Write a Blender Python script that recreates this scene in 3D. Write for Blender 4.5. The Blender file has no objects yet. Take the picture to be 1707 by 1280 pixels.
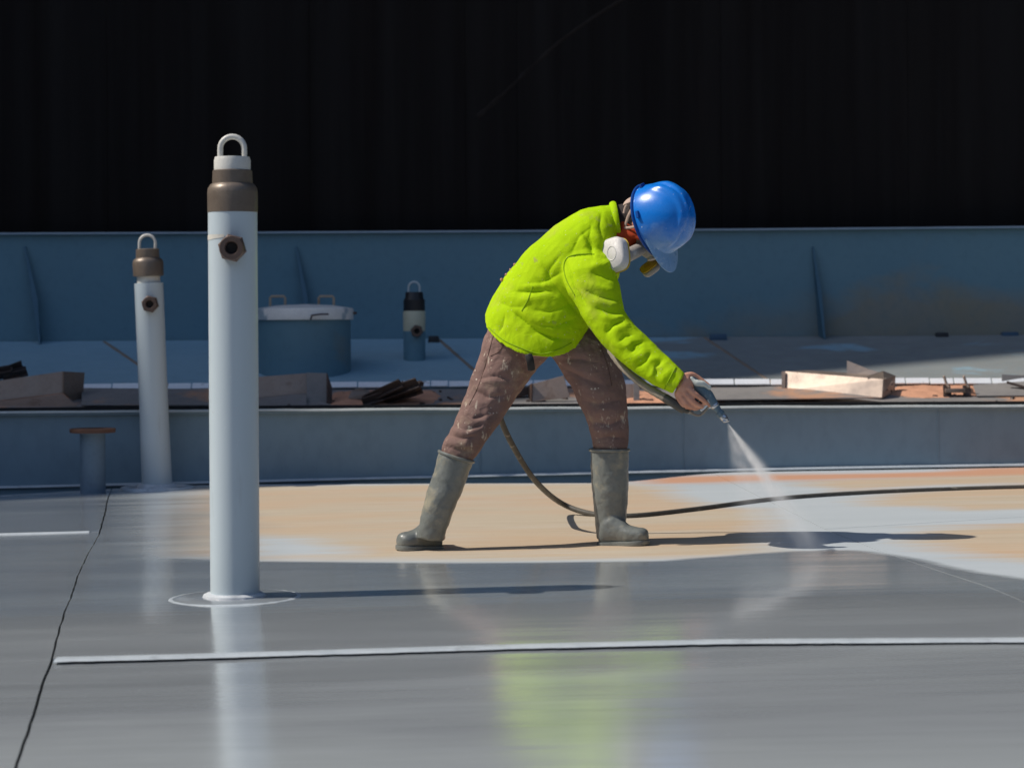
import bpy, bmesh, math, random
import numpy as np
from mathutils import Vector, Matrix, noise as mnoise

random.seed(7)
rng = np.random.default_rng(7)
SC = bpy.context.scene
COL = SC.collection

# ------------------------------------------------------------------ camera
H = 0.96                      # eye height above the deck
F = 3800.0                    # focal length in photograph pixels (1707 wide)
CX, HY = 853.5, 542.0
ROLL = 0.00645
cam_d = bpy.data.cameras.new('camera')
cam = bpy.data.objects.new('camera', cam_d)
COL.objects.link(cam)
cam_d.sensor_width = 36.0
cam_d.lens = F / 1707.0 * 36.0
cam_d.shift_y = -(640.0 - HY) / 1707.0
cam_d.clip_start = 0.1
cam_d.clip_end = 2000
cR = Vector((1, 0, -ROLL)).normalized()
cU = Vector((ROLL, 0, 1)).normalized()
cF = Vector((0, 1, 0))
cam.matrix_world = Matrix(((cR.x, cU.x, 0, 0), (0, 0, -1, 0), (cR.z, cU.z, 0, H), (0, 0, 0, 1)))
cam_d.dof.use_dof = True
cam_d.dof.focus_distance = 9.75
cam_d.dof.aperture_fstop = 3.6
SC.camera = cam

# ------------------------------------------------------------------ light
SUN_EL = math.radians(50)
SUN_DIR = Vector((-math.cos(SUN_EL) * 0.997, -math.cos(SUN_EL) * 0.06, math.sin(SUN_EL))).normalized()
w = bpy.data.worlds.new('World')
SC.world = w
w.use_nodes = True
nt = w.node_tree
bg = nt.nodes['Background']
sky = nt.nodes.new('ShaderNodeTexSky')
sky.sky_type = 'NISHITA'
sky.sun_disc = False
sky.sun_elevation = SUN_EL
sky.sun_rotation = math.atan2(SUN_DIR.x, SUN_DIR.y)
nt.links.new(sky.outputs[0], bg.inputs[0])
bg.inputs[1].default_value = 0.128
sd = bpy.data.lights.new('sun', 'SUN')
sd.energy = 4.2
sd.angle = math.radians(0.53)
sd.color = (1.0, 0.93, 0.83)
sun = bpy.data.objects.new('sun', sd)
sun.rotation_euler = SUN_DIR.to_track_quat('Z', 'Y').to_euler()
sun.location = SUN_DIR * 60
COL.objects.link(sun)
SC.cycles.volume_bounces = 3
vs = SC.view_settings
vs.view_transform = 'Standard'
vs.look = 'None'
vs.gamma = 1.0
vs.use_curve_mapping = False
vs.exposure = 0.0

# ------------------------------------------------------------------ geometry helpers
def W(px, py, D):
    a, b = px - CX, py - HY
    return Vector((0, 0, H)) + D * (cF + cR * (a / F) - cU * (b / F))

def project(P):
    """photograph pixel of an (n,3) array of world points"""
    q = P - np.array([0, 0, H])
    D = q[:, 1]
    return CX + F * (q @ np.array(cR)) / D, HY - F * (q @ np.array(cU)) / D

def zd(x, y=9.0):
    # the deck tips to one side a little and falls away towards the camera
    t = max(0.0, 8.1 - y)
    fall = 0.09 * (t * t / 1.6 if t < 0.8 else t - 0.4)
    return 0.10 * math.tanh(0.17 * x) - fall

def G(px, py, dz=0.0):
    D = 10.0
    for _ in range(60):
        p = W(px, py, D)
        t = zd(p.x, p.y) + dz
        D = 0.4 * D + 0.6 * (H - t) / ((py - HY) * cU.z / F - (px - CX) * cR.z / F)
    return W(px, py, D)

def link(ob, parent=None):
    COL.objects.link(ob)
    if parent is not None:
        ob.parent = parent
    return ob

def tag(o, label=None, cat=None, group=None, kind=None):
    if label: o['label'] = label
    if cat: o['category'] = cat
    if group: o['group'] = group
    if kind: o['kind'] = kind
    return o

def empty(name, loc, label, cat, group=None):
    o = bpy.data.objects.new(name, None)
    o.empty_display_size = 0.1
    o.location = loc
    link(o)
    return tag(o, label, cat, group)

def origin_of(parent):
    o = Vector((0, 0, 0))
    while parent is not None:
        o += Vector(parent.location)
        parent = parent.parent
    return o

class MB:
    """collects geometry in world coordinates; build() links it as one mesh object"""
    def __init__(s):
        s.v, s.f = [], []
    def add(s, verts, faces):
        o = len(s.v)
        s.v += [tuple(x) for x in verts]
        s.f += [tuple(i + o for i in f) for f in faces]
        return s
    def box(s, c, size, ax=None, ay=None, az=None, taper=1.0):
        ax = Vector(ax) if ax is not None else Vector((1, 0, 0))
        az = Vector(az) if az is not None else Vector((0, 0, 1))
        ay = Vector(ay) if ay is not None else az.cross(ax)
        c = Vector(c)
        vs_ = []
        for k in (-1, 1):
            t = taper if k > 0 else 1.0
            for i, j in ((-1, -1), (1, -1), (1, 1), (-1, 1)):
                vs_.append(c + ax * (i * size[0] / 2 * t) + ay * (j * size[1] / 2 * t) + az * (k * size[2] / 2))
        return s.add(vs_, [(0, 3, 2, 1), (4, 5, 6, 7), (0, 1, 5, 4), (1, 2, 6, 5), (2, 3, 7, 6), (3, 0, 4, 7)])
    def prism(s, poly, off):
        """closed polygon of 3-D points extruded by vector off"""
        n = len(poly)
        off = Vector(off)
        vs_ = [Vector(p) for p in poly] + [Vector(p) + off for p in poly]
        fs = [tuple(range(n - 1, -1, -1)), tuple(range(n, 2 * n))]
        fs += [(i, (i + 1) % n, n + (i + 1) % n, n + i) for i in range(n)]
        return s.add(vs_, fs)
    def lathe(s, base, prof, n=40, axis=None, ref=None, cap=True):
        """profile of (radius, height) pairs turned about axis"""
        az = Vector(axis).normalized() if axis is not None else Vector((0, 0, 1))
        ax = Vector(ref) if ref is not None else (Vector((1, 0, 0)) if abs(az.x) < 0.9 else Vector((0, 1, 0)))
        ax = (ax - az * ax.dot(az)).normalized()
        ay = az.cross(ax)
        base = Vector(base)
        vs_, fs = [], []
        for r, h in prof:
            for i in range(n):
                a = 2 * math.pi * i / n
                vs_.append(base + az * h + (ax * math.cos(a) + ay * math.sin(a)) * r)
        m = len(prof)
        for j in range(m - 1):
            for i in range(n):
                k = (i + 1) % n
                fs.append((j * n + i, j * n + k, (j + 1) * n + k, (j + 1) * n + i))
        if cap:
            if prof[0][0] > 1e-6: fs.append(tuple(range(n - 1, -1, -1)))
            if prof[-1][0] > 1e-6: fs.append(tuple((m - 1) * n + i for i in range(n)))
        return s.add(vs_, fs)
    def loft(s, rings, n=24, cap=True, power=1.0):
        """rings: (centre, u half-vector, v half-vector)"""
        vs_, fs = [], []
        for c, u, v in rings:
            for i in range(n):
                a = 2 * math.pi * i / n
                ca, sa = math.cos(a), math.sin(a)
                ca = math.copysign(abs(ca) ** power, ca); sa = math.copysign(abs(sa) ** power, sa)
                vs_.append(c + u * ca + v * sa)
        m = len(rings)
        for j in range(m - 1):
            for i in range(n):
                k = (i + 1) % n
                fs.append((j * n + i, j * n + k, (j + 1) * n + k, (j + 1) * n + i))
        if cap:
            fs.append(tuple(range(n - 1, -1, -1)))
            fs.append(tuple((m - 1) * n + i for i in range(n)))
        return s.add(vs_, fs)
    def tube(s, pts, rad, n=12, round_ends=True, up=None):
        """tube through points; rad is a number or a list of radii / (ru, rv) pairs"""
        pts = [Vector(p) for p in pts]
        if not isinstance(rad, (list, tuple)): rad = [rad] * len(pts)
        rad = [(r, r) if not isinstance(r, (list, tuple)) else r for r in rad]
        tang = []
        for i in range(len(pts)):
            a = pts[max(i - 1, 0)]; b = pts[min(i + 1, len(pts) - 1)]
            tang.append((b - a).normalized())
        u = Vector(up) if up is not None else (Vector((0, 0, 1)) if abs(tang[0].z) < 0.9 else Vector((0, 1, 0)))
        rings = []
        for i, (p, t) in enumerate(zip(pts, tang)):
            u = (u - t * u.dot(t)).normalized()
            v = t.cross(u)
            ru, rv = rad[i]
            if round_ends and i == 0:
                for k in (0.2, 0.6, 0.9):
                    q = math.sqrt(1 - (1 - k) ** 2)
                    rings.append((p - t * min(ru, rv) * (1 - k), u * ru * q, v * rv * q))
            rings.append((p, u * ru, v * rv))
            if round_ends and i == len(pts) - 1:
                for k in (0.9, 0.6, 0.2):
                    q = math.sqrt(1 - (1 - k) ** 2)
                    rings.append((p + t * min(ru, rv) * (1 - k), u * ru * q, v * rv * q))
        return s.loft(rings, n)
    def sphere(s, c, r, ax=None, ay=None, az=None, nu=20, nv=14):
        c = Vector(c)
        r = (r, r, r) if not isinstance(r, (tuple, list)) else r
        ax = Vector(ax or (1, 0, 0)); ay = Vector(ay or (0, 1, 0)); az = Vector(az or (0, 0, 1))
        vs_, fs = [c - az * r[2]], []
        for j in range(1, nv):
            b = -math.pi / 2 + math.pi * j / nv
            for i in range(nu):
                a = 2 * math.pi * i / nu
                vs_.append(c + ax * (r[0] * math.cos(a) * math.cos(b)) + ay * (r[1] * math.sin(a) * math.cos(b)) + az * (r[2] * math.sin(b)))
        vs_.append(c + az * r[2])
        top = len(vs_) - 1
        for i in range(nu):
            k = (i + 1) % nu
            fs.append((0, 1 + k, 1 + i))
            for j in range(nv - 2):
                fs.append((1 + j * nu + i, 1 + j * nu + k, 1 + (j + 1) * nu + k, 1 + (j + 1) * nu + i))
            fs.append((1 + (nv - 2) * nu + i, 1 + (nv - 2) * nu + k, top))
        return s.add(vs_, fs)
    def build(s, name, m, parent=None, smooth=True, bevel=0.0, loc=None, angle=40, fix=True):
        me = bpy.data.meshes.new(name)
        o = origin_of(parent)
        if loc is not None: o = o + (Vector(loc) - o)
        me.from_pydata([(v[0] - o.x, v[1] - o.y, v[2] - o.z) for v in s.v], [], s.f)
        bm = bmesh.new(); bm.from_mesh(me)
        if fix: bmesh.ops.recalc_face_normals(bm, faces=bm.faces)
        if bevel > 0:
            es = [e for e in bm.edges if len(e.link_faces) == 2 and e.calc_face_angle(0) > math.radians(35)]
            bmesh.ops.bevel(bm, geom=es, offset=bevel, segments=2, affect='EDGES', profile=0.6, clamp_overlap=True)
        for f in bm.faces: f.smooth = smooth
        bm.to_mesh(me); bm.free()
        me.materials.append(m)
        if smooth: me.set_sharp_from_angle(angle=math.radians(angle))
        ob = bpy.data.objects.new(name, me)
        link(ob, parent)
        if loc is not None:
            ob.location = Vector(loc) - origin_of(parent)
        return ob

def smooth_path(pts, sub=8):
    """Catmull-Rom through points"""
    pts = [Vector(p) for p in pts]
    out = []
    for i in range(len(pts) - 1):
        p0 = pts[max(i - 1, 0)]; p1 = pts[i]; p2 = pts[i + 1]; p3 = pts[min(i + 2, len(pts) - 1)]
        for k in range(sub):
            t = k / sub
            out.append(0.5 * ((2 * p1) + (p2 - p0) * t + (2 * p0 - 5 * p1 + 4 * p2 - p3) * t * t + (3 * p1 - p0 - 3 * p2 + p3) * t ** 3))
    out.append(pts[-1])
    return out

# ------------------------------------------------------------------ material helpers
class NB:
    def __init__(s, name):
        s.m = bpy.data.materials.new(name)
        s.m.use_nodes = True
        s.t = s.m.node_tree
        s.p = s.t.nodes['Principled BSDF']
        s.out = s.t.nodes['Material Output']
    def n(s, kind, **kw):
        x = s.t.nodes.new(kind)
        for k, v in kw.items(): setattr(x, k, v)
        return x
    def l(s, a, b): s.t.links.new(a, b)
    def coord(s, scale=(1, 1, 1), loc=(0, 0, 0)):
        tc = s.n('ShaderNodeTexCoord'); mp = s.n('ShaderNodeMapping')
        mp.inputs['Scale'].default_value = scale; mp.inputs['Location'].default_value = loc
        s.l(tc.outputs['Object'], mp.inputs['Vector'])
        return mp.outputs['Vector']
    def noise(s, scale=5, detail=4, rough=0.55, stretch=(1, 1, 1), loc=(0, 0, 0), dist=0):
        x = s.n('ShaderNodeTexNoise')
        x.inputs['Scale'].default_value = scale; x.inputs['Detail'].default_value = detail
        x.inputs['Roughness'].default_value = rough; x.inputs['Distortion'].default_value = dist
        s.l(s.coord(stretch, loc), x.inputs['Vector'])
        return x.outputs['Fac']
    def voro(s, scale=20, loc=(0, 0, 0), stretch=(1, 1, 1)):
        x = s.n('ShaderNodeTexVoronoi'); x.inputs['Scale'].default_value = scale
        s.l(s.coord(stretch, loc), x.inputs['Vector'])
        return x.outputs['Distance']
    def rng(s, fac, a, b, lo=0.0, hi=1.0):
        x = s.n('ShaderNodeMapRange'); x.clamp = True
        s.l(fac, x.inputs[0])
        for i, v in enumerate((a, b, lo, hi)): x.inputs[1 + i].default_value = v
        return x.outputs[0]
    def math(s, op, a, b=None, c=None):
        x = s.n('ShaderNodeMath', operation=op)
        for i, v in enumerate((a, b, c)):
            if v is None: continue
            if isinstance(v, (int, float)): x.inputs[i].default_value = v
            else: s.l(v, x.inputs[i])
        return x.outputs[0]
    def mix(s, fac, a, b):
        x = s.n('ShaderNodeMix', data_type='RGBA')
        for sock, v in ((x.inputs[0], fac), (x.inputs[6], a), (x.inputs[7], b)):
            if isinstance(v, (int, float)): sock.default_value = v
            elif isinstance(v, tuple): sock.default_value = (*v, 1) if len(v) == 3 else v
            else: s.l(v, sock)
        return x.outputs[2]
    def attr(s, name):
        x = s.n('ShaderNodeAttribute'); x.attribute_name = name
        return x.outputs['Fac']
    def bump(s, h, strength=0.3, dist=0.01, prev=None):
        x = s.n('ShaderNodeBump')
        x.inputs['Strength'].default_value = strength; x.inputs['Distance'].default_value = dist
        s.l(h, x.inputs['Height'])
        if prev is not None: s.l(prev, x.inputs['Normal'])
        return x.outputs['Normal']
    def done(s, color=None, rough=None, normal=None, metal=None, spec=None):
        for nm, v in (('Base Color', color), ('Roughness', rough), ('Normal', normal), ('Metallic', metal), ('Specular IOR Level', spec)):
            if v is None: continue
            if isinstance(v, (int, float)): s.p.inputs[nm].default_value = v
            elif isinstance(v, tuple): s.p.inputs[nm].default_value = (*v, 1)
            else: s.l(v, s.p.inputs[nm])
        return s.m

def painted(name, c1, c2, rough=0.4, scale=4, stain=None, stain_amt=(0.62, 0.72), stain_scale=3, bump=0.15, metal=0.0, stretch=(1, 1, 1), bscale=60, spec=0.5):
    b = NB(name)
    col = b.mix(b.rng(b.noise(scale, 5, 0.6, stretch), 0.3, 0.7), c1, c2)
    col = b.mix(b.rng(b.noise(scale * 14, 3, 0.6, stretch, (3, 1, 2)), 0.45, 0.75, 0, 0.35), col, tuple(x * 0.7 for x in c2))
    if stain:
        col = b.mix(b.rng(b.noise(stain_scale, 6, 0.62, stretch, (7, 3, 1), 0.4), *stain_amt), col, stain)
    r = b.rng(b.noise(scale * 3, 3, 0.6, stretch, (1, 8, 3)), 0.3, 0.7, rough * 0.8, min(1, rough * 1.25))
    nrm = b.bump(b.noise(bscale, 4, 0.6), bump, 0.004)
    return b.done(col, r, nrm, metal, spec)

RUST = (0.24, 0.085, 0.035)
M = {}
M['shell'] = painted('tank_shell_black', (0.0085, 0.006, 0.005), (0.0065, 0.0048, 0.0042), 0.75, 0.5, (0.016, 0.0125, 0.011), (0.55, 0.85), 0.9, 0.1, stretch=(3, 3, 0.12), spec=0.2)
def blue_steel(name, c1, c2, worn, x0, x1, lo, zlim=None, rough=0.5, soft=(0.5, 0.58)):
    # worn primer shows more and more towards the right-hand end
    b = NB(name)
    col = b.mix(b.rng(b.noise(1.1, 5, 0.6), 0.3, 0.7), c1, c2)
    tc = b.n('ShaderNodeTexCoord'); sp = b.n('ShaderNodeSeparateXYZ'); b.l(tc.outputs['Object'], sp.inputs[0])
    k = b.rng(sp.outputs[0], x0, x1, -0.30, lo)
    if zlim: k = b.math('ADD', k, b.rng(sp.outputs[2], zlim[0], zlim[1], 0.0, -0.4))
    blk = b.n('ShaderNodeTexVoronoi'); blk.inputs['Scale'].default_value = 1.1; b.l(b.coord((1, 1.6, 1.6)), blk.inputs['Vector'])
    f = b.math('ADD', b.math('ADD', b.noise(0.9, 5, 0.6, (1, 1.8, 1.8), (3, 2, 5), 0.6), k), b.math('MULTIPLY', b.math('SUBTRACT', blk.outputs['Distance'], 0.4), 0.25))
    col = b.mix(b.rng(f, soft[0], soft[1], 0, 0.85), col, b.mix(b.rng(b.noise(2.5, 5), 0.3, 0.7), worn[0], worn[1]))
    col = b.mix(b.rng(b.noise(16, 4, 0.6), 0.5, 0.75, 0, 0.25), col, tuple(q * 0.6 for q in c2))
    return b.done(col, b.rng(b.noise(5, 3), 0.3, 0.7, rough * 0.85, rough * 1.2), b.bump(b.noise(40, 4), 0.1, 0.004))
M['wall'] = blue_steel('rim_blue_paint', (0.125, 0.25, 0.315), (0.11, 0.23, 0.30), ((0.22, 0.22, 0.19), (0.25, 0.215, 0.14)), -0.5, 3.0, 0.17, (0.15, 0.6), soft=(0.40, 0.66))
M['gusset'] = painted('gusset_shade_paint', (0.07, 0.16, 0.23), (0.055, 0.14, 0.205), 0.55, 3)  # rim blue darkened: the shade on the gussets is put into the colour
M['inner'] = painted('inner_rim_paint', (0.19, 0.28, 0.345), (0.165, 0.255, 0.32), 0.5, 0.9, None, bump=0.1, stretch=(1, 1, 0.6))
M['pont'] = blue_steel('pontoon_paint', (0.28, 0.44, 0.53), (0.245, 0.405, 0.50), ((0.25, 0.245, 0.23), (0.21, 0.20, 0.18)), -0.5, 1.6, 0.16)
def post_mat():
    b = NB('post_paint')
    col = b.mix(b.rng(b.noise(2, 5, 0.6, (1, 1, 0.3)), 0.3, 0.7), (0.525, 0.60, 0.64), (0.475, 0.555, 0.595))
    col = b.mix(b.rng(b.noise(7, 5, 0.6, (1.2, 1.2, 0.16), (3, 1, 2)), 0.58, 0.75, 0, 0.6), col, (0.60, 0.645, 0.655))
    col = b.mix(b.rng(b.noise(9, 5, 0.65, (1.5, 1.5, 0.2), (1, 5, 2)), 0.62, 0.75, 0, 0.35), col, (0.34, 0.37, 0.37))
    chip = b.noise(24, 4, 0.6, loc=(5, 5, 3))
    col = b.mix(b.rng(chip, 0.735, 0.76, 0, 0.8), col, (0.26, 0.13, 0.075))
    col = b.mix(b.rng(b.voro(34, (1, 2, 7)), 0.07, 0.05, 0, 0.6), col, (0.68, 0.71, 0.72))
    n1 = b.bump(b.noise(9, 4, 0.6, (1, 1, 0.25)), 0.25, 0.004)
    return b.done(col, b.rng(b.noise(12, 3), 0.3, 0.7, 0.28, 0.42), b.bump(b.noise(90, 3), 0.12, 0.001, n1))
M['post'] = post_mat()
M['post_white'] = painted('post_white_primer', (0.66, 0.65, 0.60), (0.58, 0.57, 0.53), 0.45, 8, (0.33, 0.2, 0.1), (0.7, 0.78), 9, 0.15)
M['bronze'] = painted('bronze_cap', (0.20, 0.16, 0.125), (0.16, 0.125, 0.10), 0.42, 9, (0.19, 0.09, 0.05), (0.6, 0.75), 6, 0.15, metal=0.35)
M['bronze_dark'] = painted('dark_fitting', (0.15, 0.10, 0.08), (0.11, 0.075, 0.062), 0.45, 12, (0.15, 0.055, 0.03), (0.6, 0.72), 8, 0.25, metal=0.3)
M['hole'] = painted('dark_bore', (0.012, 0.01, 0.01), (0.01, 0.008, 0.008), 0.8, 9)
M['cap_black'] = painted('black_cap', (0.02, 0.02, 0.022), (0.014, 0.014, 0.016), 0.5, 9)
M['weld'] = painted('white_weld_paint', (0.60, 0.63, 0.66), (0.50, 0.53, 0.56), 0.4, 9, (0.36, 0.39, 0.42), (0.55, 0.7), 14, 0.35, bscale=45)
M['weldgrey'] = painted('grey_weld_paint', (0.50, 0.55, 0.59), (0.40, 0.45, 0.49), 0.35, 9, (0.28, 0.31, 0.34), (0.60, 0.75), 7, 0.4, bscale=45)
M['strip'] = painted('seal_strip_white', (0.84, 0.86, 0.88), (0.76, 0.79, 0.82), 0.5, 6, (0.4, 0.42, 0.44), (0.62, 0.7), 8)
M['rubber'] = painted('black_rubber', (0.018, 0.017, 0.016), (0.012, 0.011, 0.011), 0.7, 9, (0.06, 0.04, 0.03), (0.62, 0.7), 8)
M['clip'] = painted('pale_clip', (0.42, 0.36, 0.30), (0.28, 0.2, 0.15), 0.6, 15)
M['sand'] = painted('rust_sand', (0.62, 0.33, 0.21), (0.52, 0.27, 0.175), 0.95, 6, (0.20, 0.13, 0.10), (0.6, 0.72), 7, 0.8, bscale=150, spec=0.1)
M['trough'] = painted('trough_plate', (0.25, 0.235, 0.225), (0.205, 0.195, 0.19), 0.6, 2, (0.46, 0.26, 0.165), (0.53, 0.62), 1.9, 0.2)
M['steel'] = painted('scrap_steel', (0.38, 0.28, 0.22), (0.30, 0.225, 0.18), 0.42, 3, (0.19, 0.115, 0.08), (0.58, 0.7), 4, 0.2, metal=0.45)
M['steel_bright'] = painted('bright_galvanised', (0.47, 0.38, 0.31), (0.36, 0.285, 0.23), 0.34, 2, (0.25, 0.16, 0.11), (0.58, 0.76), 4, 0.05, metal=0.6)
M['scrap_dark'] = painted('dark_scrap', (0.09, 0.06, 0.05), (0.055, 0.04, 0.037), 0.6, 6, (0.17, 0.085, 0.05), (0.55, 0.65), 7, 0.4, metal=0.3)
M['rust'] = painted('rusty_flange', (0.15, 0.075, 0.05), (0.10, 0.05, 0.036), 0.8, 8, (0.34, 0.30, 0.27), (0.6, 0.66), 5, 0.4)
M['pipe'] = painted('blue_pipe', (0.13, 0.20, 0.27), (0.115, 0.175, 0.24), 0.5, 3)
M['lid'] = painted('hatch_lid_worn', (0.86, 0.84, 0.79), (0.80, 0.79, 0.75), 0.5, 4, (0.34, 0.42, 0.47), (0.56, 0.62), 3.4, 0.2)
M['handle'] = painted('hatch_handle', (0.40, 0.33, 0.25), (0.34, 0.27, 0.20), 0.5, 10, (0.2, 0.11, 0.07), (0.6, 0.7), 9)
M['hose'] = painted('spray_hose', (0.085, 0.078, 0.062), (0.055, 0.052, 0.045), 0.6, 12, (0.26, 0.24, 0.20), (0.6, 0.7), 18, 0.3)
M['hosewrap'] = painted('hose_wrap', (0.34, 0.29, 0.22), (0.22, 0.19, 0.15), 0.75, 14, (0.10, 0.09, 0.08), (0.6, 0.7), 16, 0.4)
M['gun'] = painted('gun_body', (0.13, 0.19, 0.22), (0.08, 0.14, 0.19), 0.45, 20, (0.36, 0.38, 0.37), (0.6, 0.7), 25, 0.3)
M['gunwhite'] = painted('gun_white', (0.62, 0.64, 0.58), (0.50, 0.54, 0.50), 0.5, 20)
M['chrome'] = painted('nozzle_metal', (0.6, 0.62, 0.64), (0.5, 0.52, 0.55), 0.25, 20, metal=0.8)
M['boot'] = painted('rubber_boot', (0.205, 0.218, 0.20), (0.14, 0.152, 0.145), 0.36, 5, (0.33, 0.30, 0.22), (0.53, 0.68), 8, 0.3)
M['blue_block'] = painted('blue_block', (0.04, 0.10, 0.17), (0.035, 0.085, 0.15), 0.5, 8)

def shirt_mat():
    b = NB('lime_shirt')
    col = b.mix(b.rng(b.noise(5, 4), 0.35, 0.65), (0.37, 0.585, 0.002), (0.43, 0.63, 0.006))
    col = b.mix(b.rng(b.noise(6.5, 5, 0.6, loc=(4.2, 2, 1)), 0.54, 0.72, 0, 0.6), col, (0.42, 0.44, 0.06))
    col = b.mix(b.rng(b.noise(23, 4, 0.6, loc=(1, 5, 2)), 0.63, 0.72, 0, 0.65), col, (0.36, 0.33, 0.12))
    col = b.mix(b.rng(b.voro(42, (2, 2, 2)), 0.10, 0.06, 0, 0.6), col, (0.62, 0.62, 0.42))
    rid = b.math('ABSOLUTE', b.math('SUBTRACT', b.noise(9, 3, 0.5, (1, 1, 1.5), (2, 0, 0), 0.8), 0.5))
    n0 = b.bump(b.rng(rid, 0.0, 0.07, 1, 0), 0.14, 0.004)
    n1 = b.bump(b.noise(26, 4, 0.55, (1, 1, 1)), 0.22, 0.006, n0)
    n2 = b.bump(b.noise(420, 2), 0.18, 0.0015, n1)
    return b.done(col, 0.85, n2, spec=0.12)
M['shirt'] = shirt_mat()

def trouser_mat():
    b = NB('brown_trousers')
    col = b.mix(b.rng(b.noise(6, 5), 0.3, 0.7), (0.265, 0.165, 0.142), (0.175, 0.11, 0.095))
    col = b.mix(b.rng(b.noise(9, 5, 0.65, loc=(3, 3, 6)), 0.54, 0.70, 0, 0.7), col, (0.36, 0.28, 0.19))
    col = b.mix(b.rng(b.noise(26, 4, 0.7, (1, 1, 0.5), loc=(8, 3, 6)), 0.60, 0.66, 0, 0.75), col, (0.52, 0.44, 0.35))
    for sc_, th in ((15, 0.15), (31, 0.17), (60, 0.2)):
        d = b.math('ADD', b.voro(sc_, (1, sc_, 2)), b.math('MULTIPLY', b.noise(70, 3, loc=(sc_, 0, 0)), 0.2))
        lim = b.math('MULTIPLY', b.rng(b.noise(7, 3, loc=(sc_, 3, 1)), 0.42, 0.72), th + 0.12)
        col = b.mix(b.math('MULTIPLY', b.math('LESS_THAN', d, lim), 0.85), col, (0.60, 0.53, 0.44))
    rid = b.math('ABSOLUTE', b.math('SUBTRACT', b.noise(10, 3, 0.5, (1, 1, 1.8), (2, 0, 0), 0.8), 0.5))
    n0 = b.bump(b.rng(rid, 0.0, 0.07, 1, 0), 0.2, 0.006)
    n1 = b.bump(b.noise(22, 4, 0.6, (1, 1, 1.6)), 0.3, 0.008, n0)
    n2 = b.bump(b.noise(380, 2), 0.2, 0.0015, n1)
    return b.done(col, 0.85, n2, spec=0.2)
M['trousers'] = trouser_mat()

def skin_mat():
    b = NB('tanned_skin')
    col = b.mix(b.rng(b.noise(40, 4), 0.3, 0.7), (0.62, 0.32, 0.215), (0.50, 0.225, 0.145))
    col = b.mix(b.rng(b.noise(70, 4, loc=(2, 2, 2)), 0.62, 0.74, 0, 0.5), col, (0.55, 0.40, 0.32))
    n1 = b.bump(b.noise(160, 4, 0.6), 0.3, 0.002)
    b.p.inputs['Subsurface Weight'].default_value = 0.08
    b.p.inputs['Subsurface Radius'].default_value = (0.008, 0.003, 0.0015)
    return b.done(col, 0.5, n1)
M['skin'] = skin_mat()

def helmet_mat():
    b = NB('blue_helmet_plastic')
    col = b.mix(b.rng(b.noise(6, 4), 0.3, 0.7), (0.006, 0.19, 0.68), (0.005, 0.16, 0.60))
    # dried overspray gathers on the front half
    tc = b.n('ShaderNodeTexCoord'); sp = b.n('ShaderNodeSeparateXYZ')
    b.l(tc.outputs['Object'], sp.inputs[0])
    front = b.rng(b.math('ADD', sp.outputs[0], b.math('MULTIPLY', b.noise(11, 5, 0.65), 0.22)), 0.16, 0.32, 0, 0.78)
    col = b.mix(front, col, (0.42, 0.58, 0.74))
    spots = b.rng(b.voro(38), 0.15, 0.09, 0, 0.7)
    col = b.mix(b.math('MULTIPLY', spots, b.rng(b.noise(9, 3, loc=(4, 4, 1)), 0.45, 0.6)), col, (0.6, 0.68, 0.74))
    r = b.rng(b.noise(20, 3), 0.3, 0.7, 0.22, 0.36)
    return b.done(col, r, b.bump(b.noise(60, 3), 0.08, 0.002))
M['helmet'] = helmet_mat()
M['peak'] = painted('peak_overspray', (0.30, 0.46, 0.66), (0.20, 0.37, 0.62), 0.3, 9, (0.55, 0.64, 0.72), (0.58, 0.7), 16)
M['helmet_dark'] = painted('helmet_rim_blue', (0.006, 0.075, 0.33), (0.006, 0.06, 0.28), 0.35, 10)
M['strap'] = painted('pale_strap', (0.52, 0.38, 0.31), (0.42, 0.30, 0.25), 0.7, 14, bump=0.3)
M['hood'] = painted('dark_hood_cloth', (0.05, 0.04, 0.038), (0.035, 0.03, 0.03), 0.85, 10, bump=0.4, spec=0.2)
M['scarf'] = painted('orange_cloth', (0.50, 0.075, 0.022), (0.42, 0.055, 0.02), 0.8, 12, bump=0.4, spec=0.2)
M['mask'] = painted('grey_mask', (0.36, 0.33, 0.30), (0.30, 0.28, 0.26), 0.5, 14, (0.48, 0.46, 0.42), (0.6, 0.7), 12)
M['filter_white'] = painted('filter_white', (0.66, 0.63, 0.59), (0.58, 0.55, 0.52), 0.5, 14, (0.5, 0.46, 0.42), (0.62, 0.72), 18)
M['filter_yellow'] = painted('filter_yellow', (0.62, 0.42, 0.03), (0.55, 0.36, 0.03), 0.45, 14)
M['goggle'] = painted('teal_goggle', (0.05, 0.15, 0.18), (0.04, 0.12, 0.15), 0.15, 14)
M['zip'] = painted('black_strap', (0.015, 0.014, 0.014), (0.012, 0.011, 0.011), 0.7, 14)

# ------------------------------------------------------------------ deck
def poly_sdf(P, poly):
    """signed distance (positive inside) of (n,2) points to a polygon"""
    poly = np.array(poly, float)
    d2 = np.full(len(P), 1e9); inside = np.zeros(len(P), bool)
    n = len(poly)
    for i in range(n):
        a, b = poly[i], poly[(i + 1) % n]
        e = b - a; q = P - a
        t = np.clip((q @ e) / max(e @ e, 1e-12), 0, 1)
        r = q - t[:, None] * e
        d2 = np.minimum(d2, (r * r).sum(1))
        c = (a[1] > P[:, 1]) != (b[1] > P[:, 1])
        with np.errstate(divide='ignore', invalid='ignore'):
            xi = (b[0] - a[0]) * (P[:, 1] - a[1]) / (b[1] - a[1]) + a[0]
        inside ^= c & (P[:, 0] < xi)
    return np.where(inside, 1, -1) * np.sqrt(d2)

def gp(pl):
    return [tuple(G(x, y))[:2] for x, y in pl]

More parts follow.
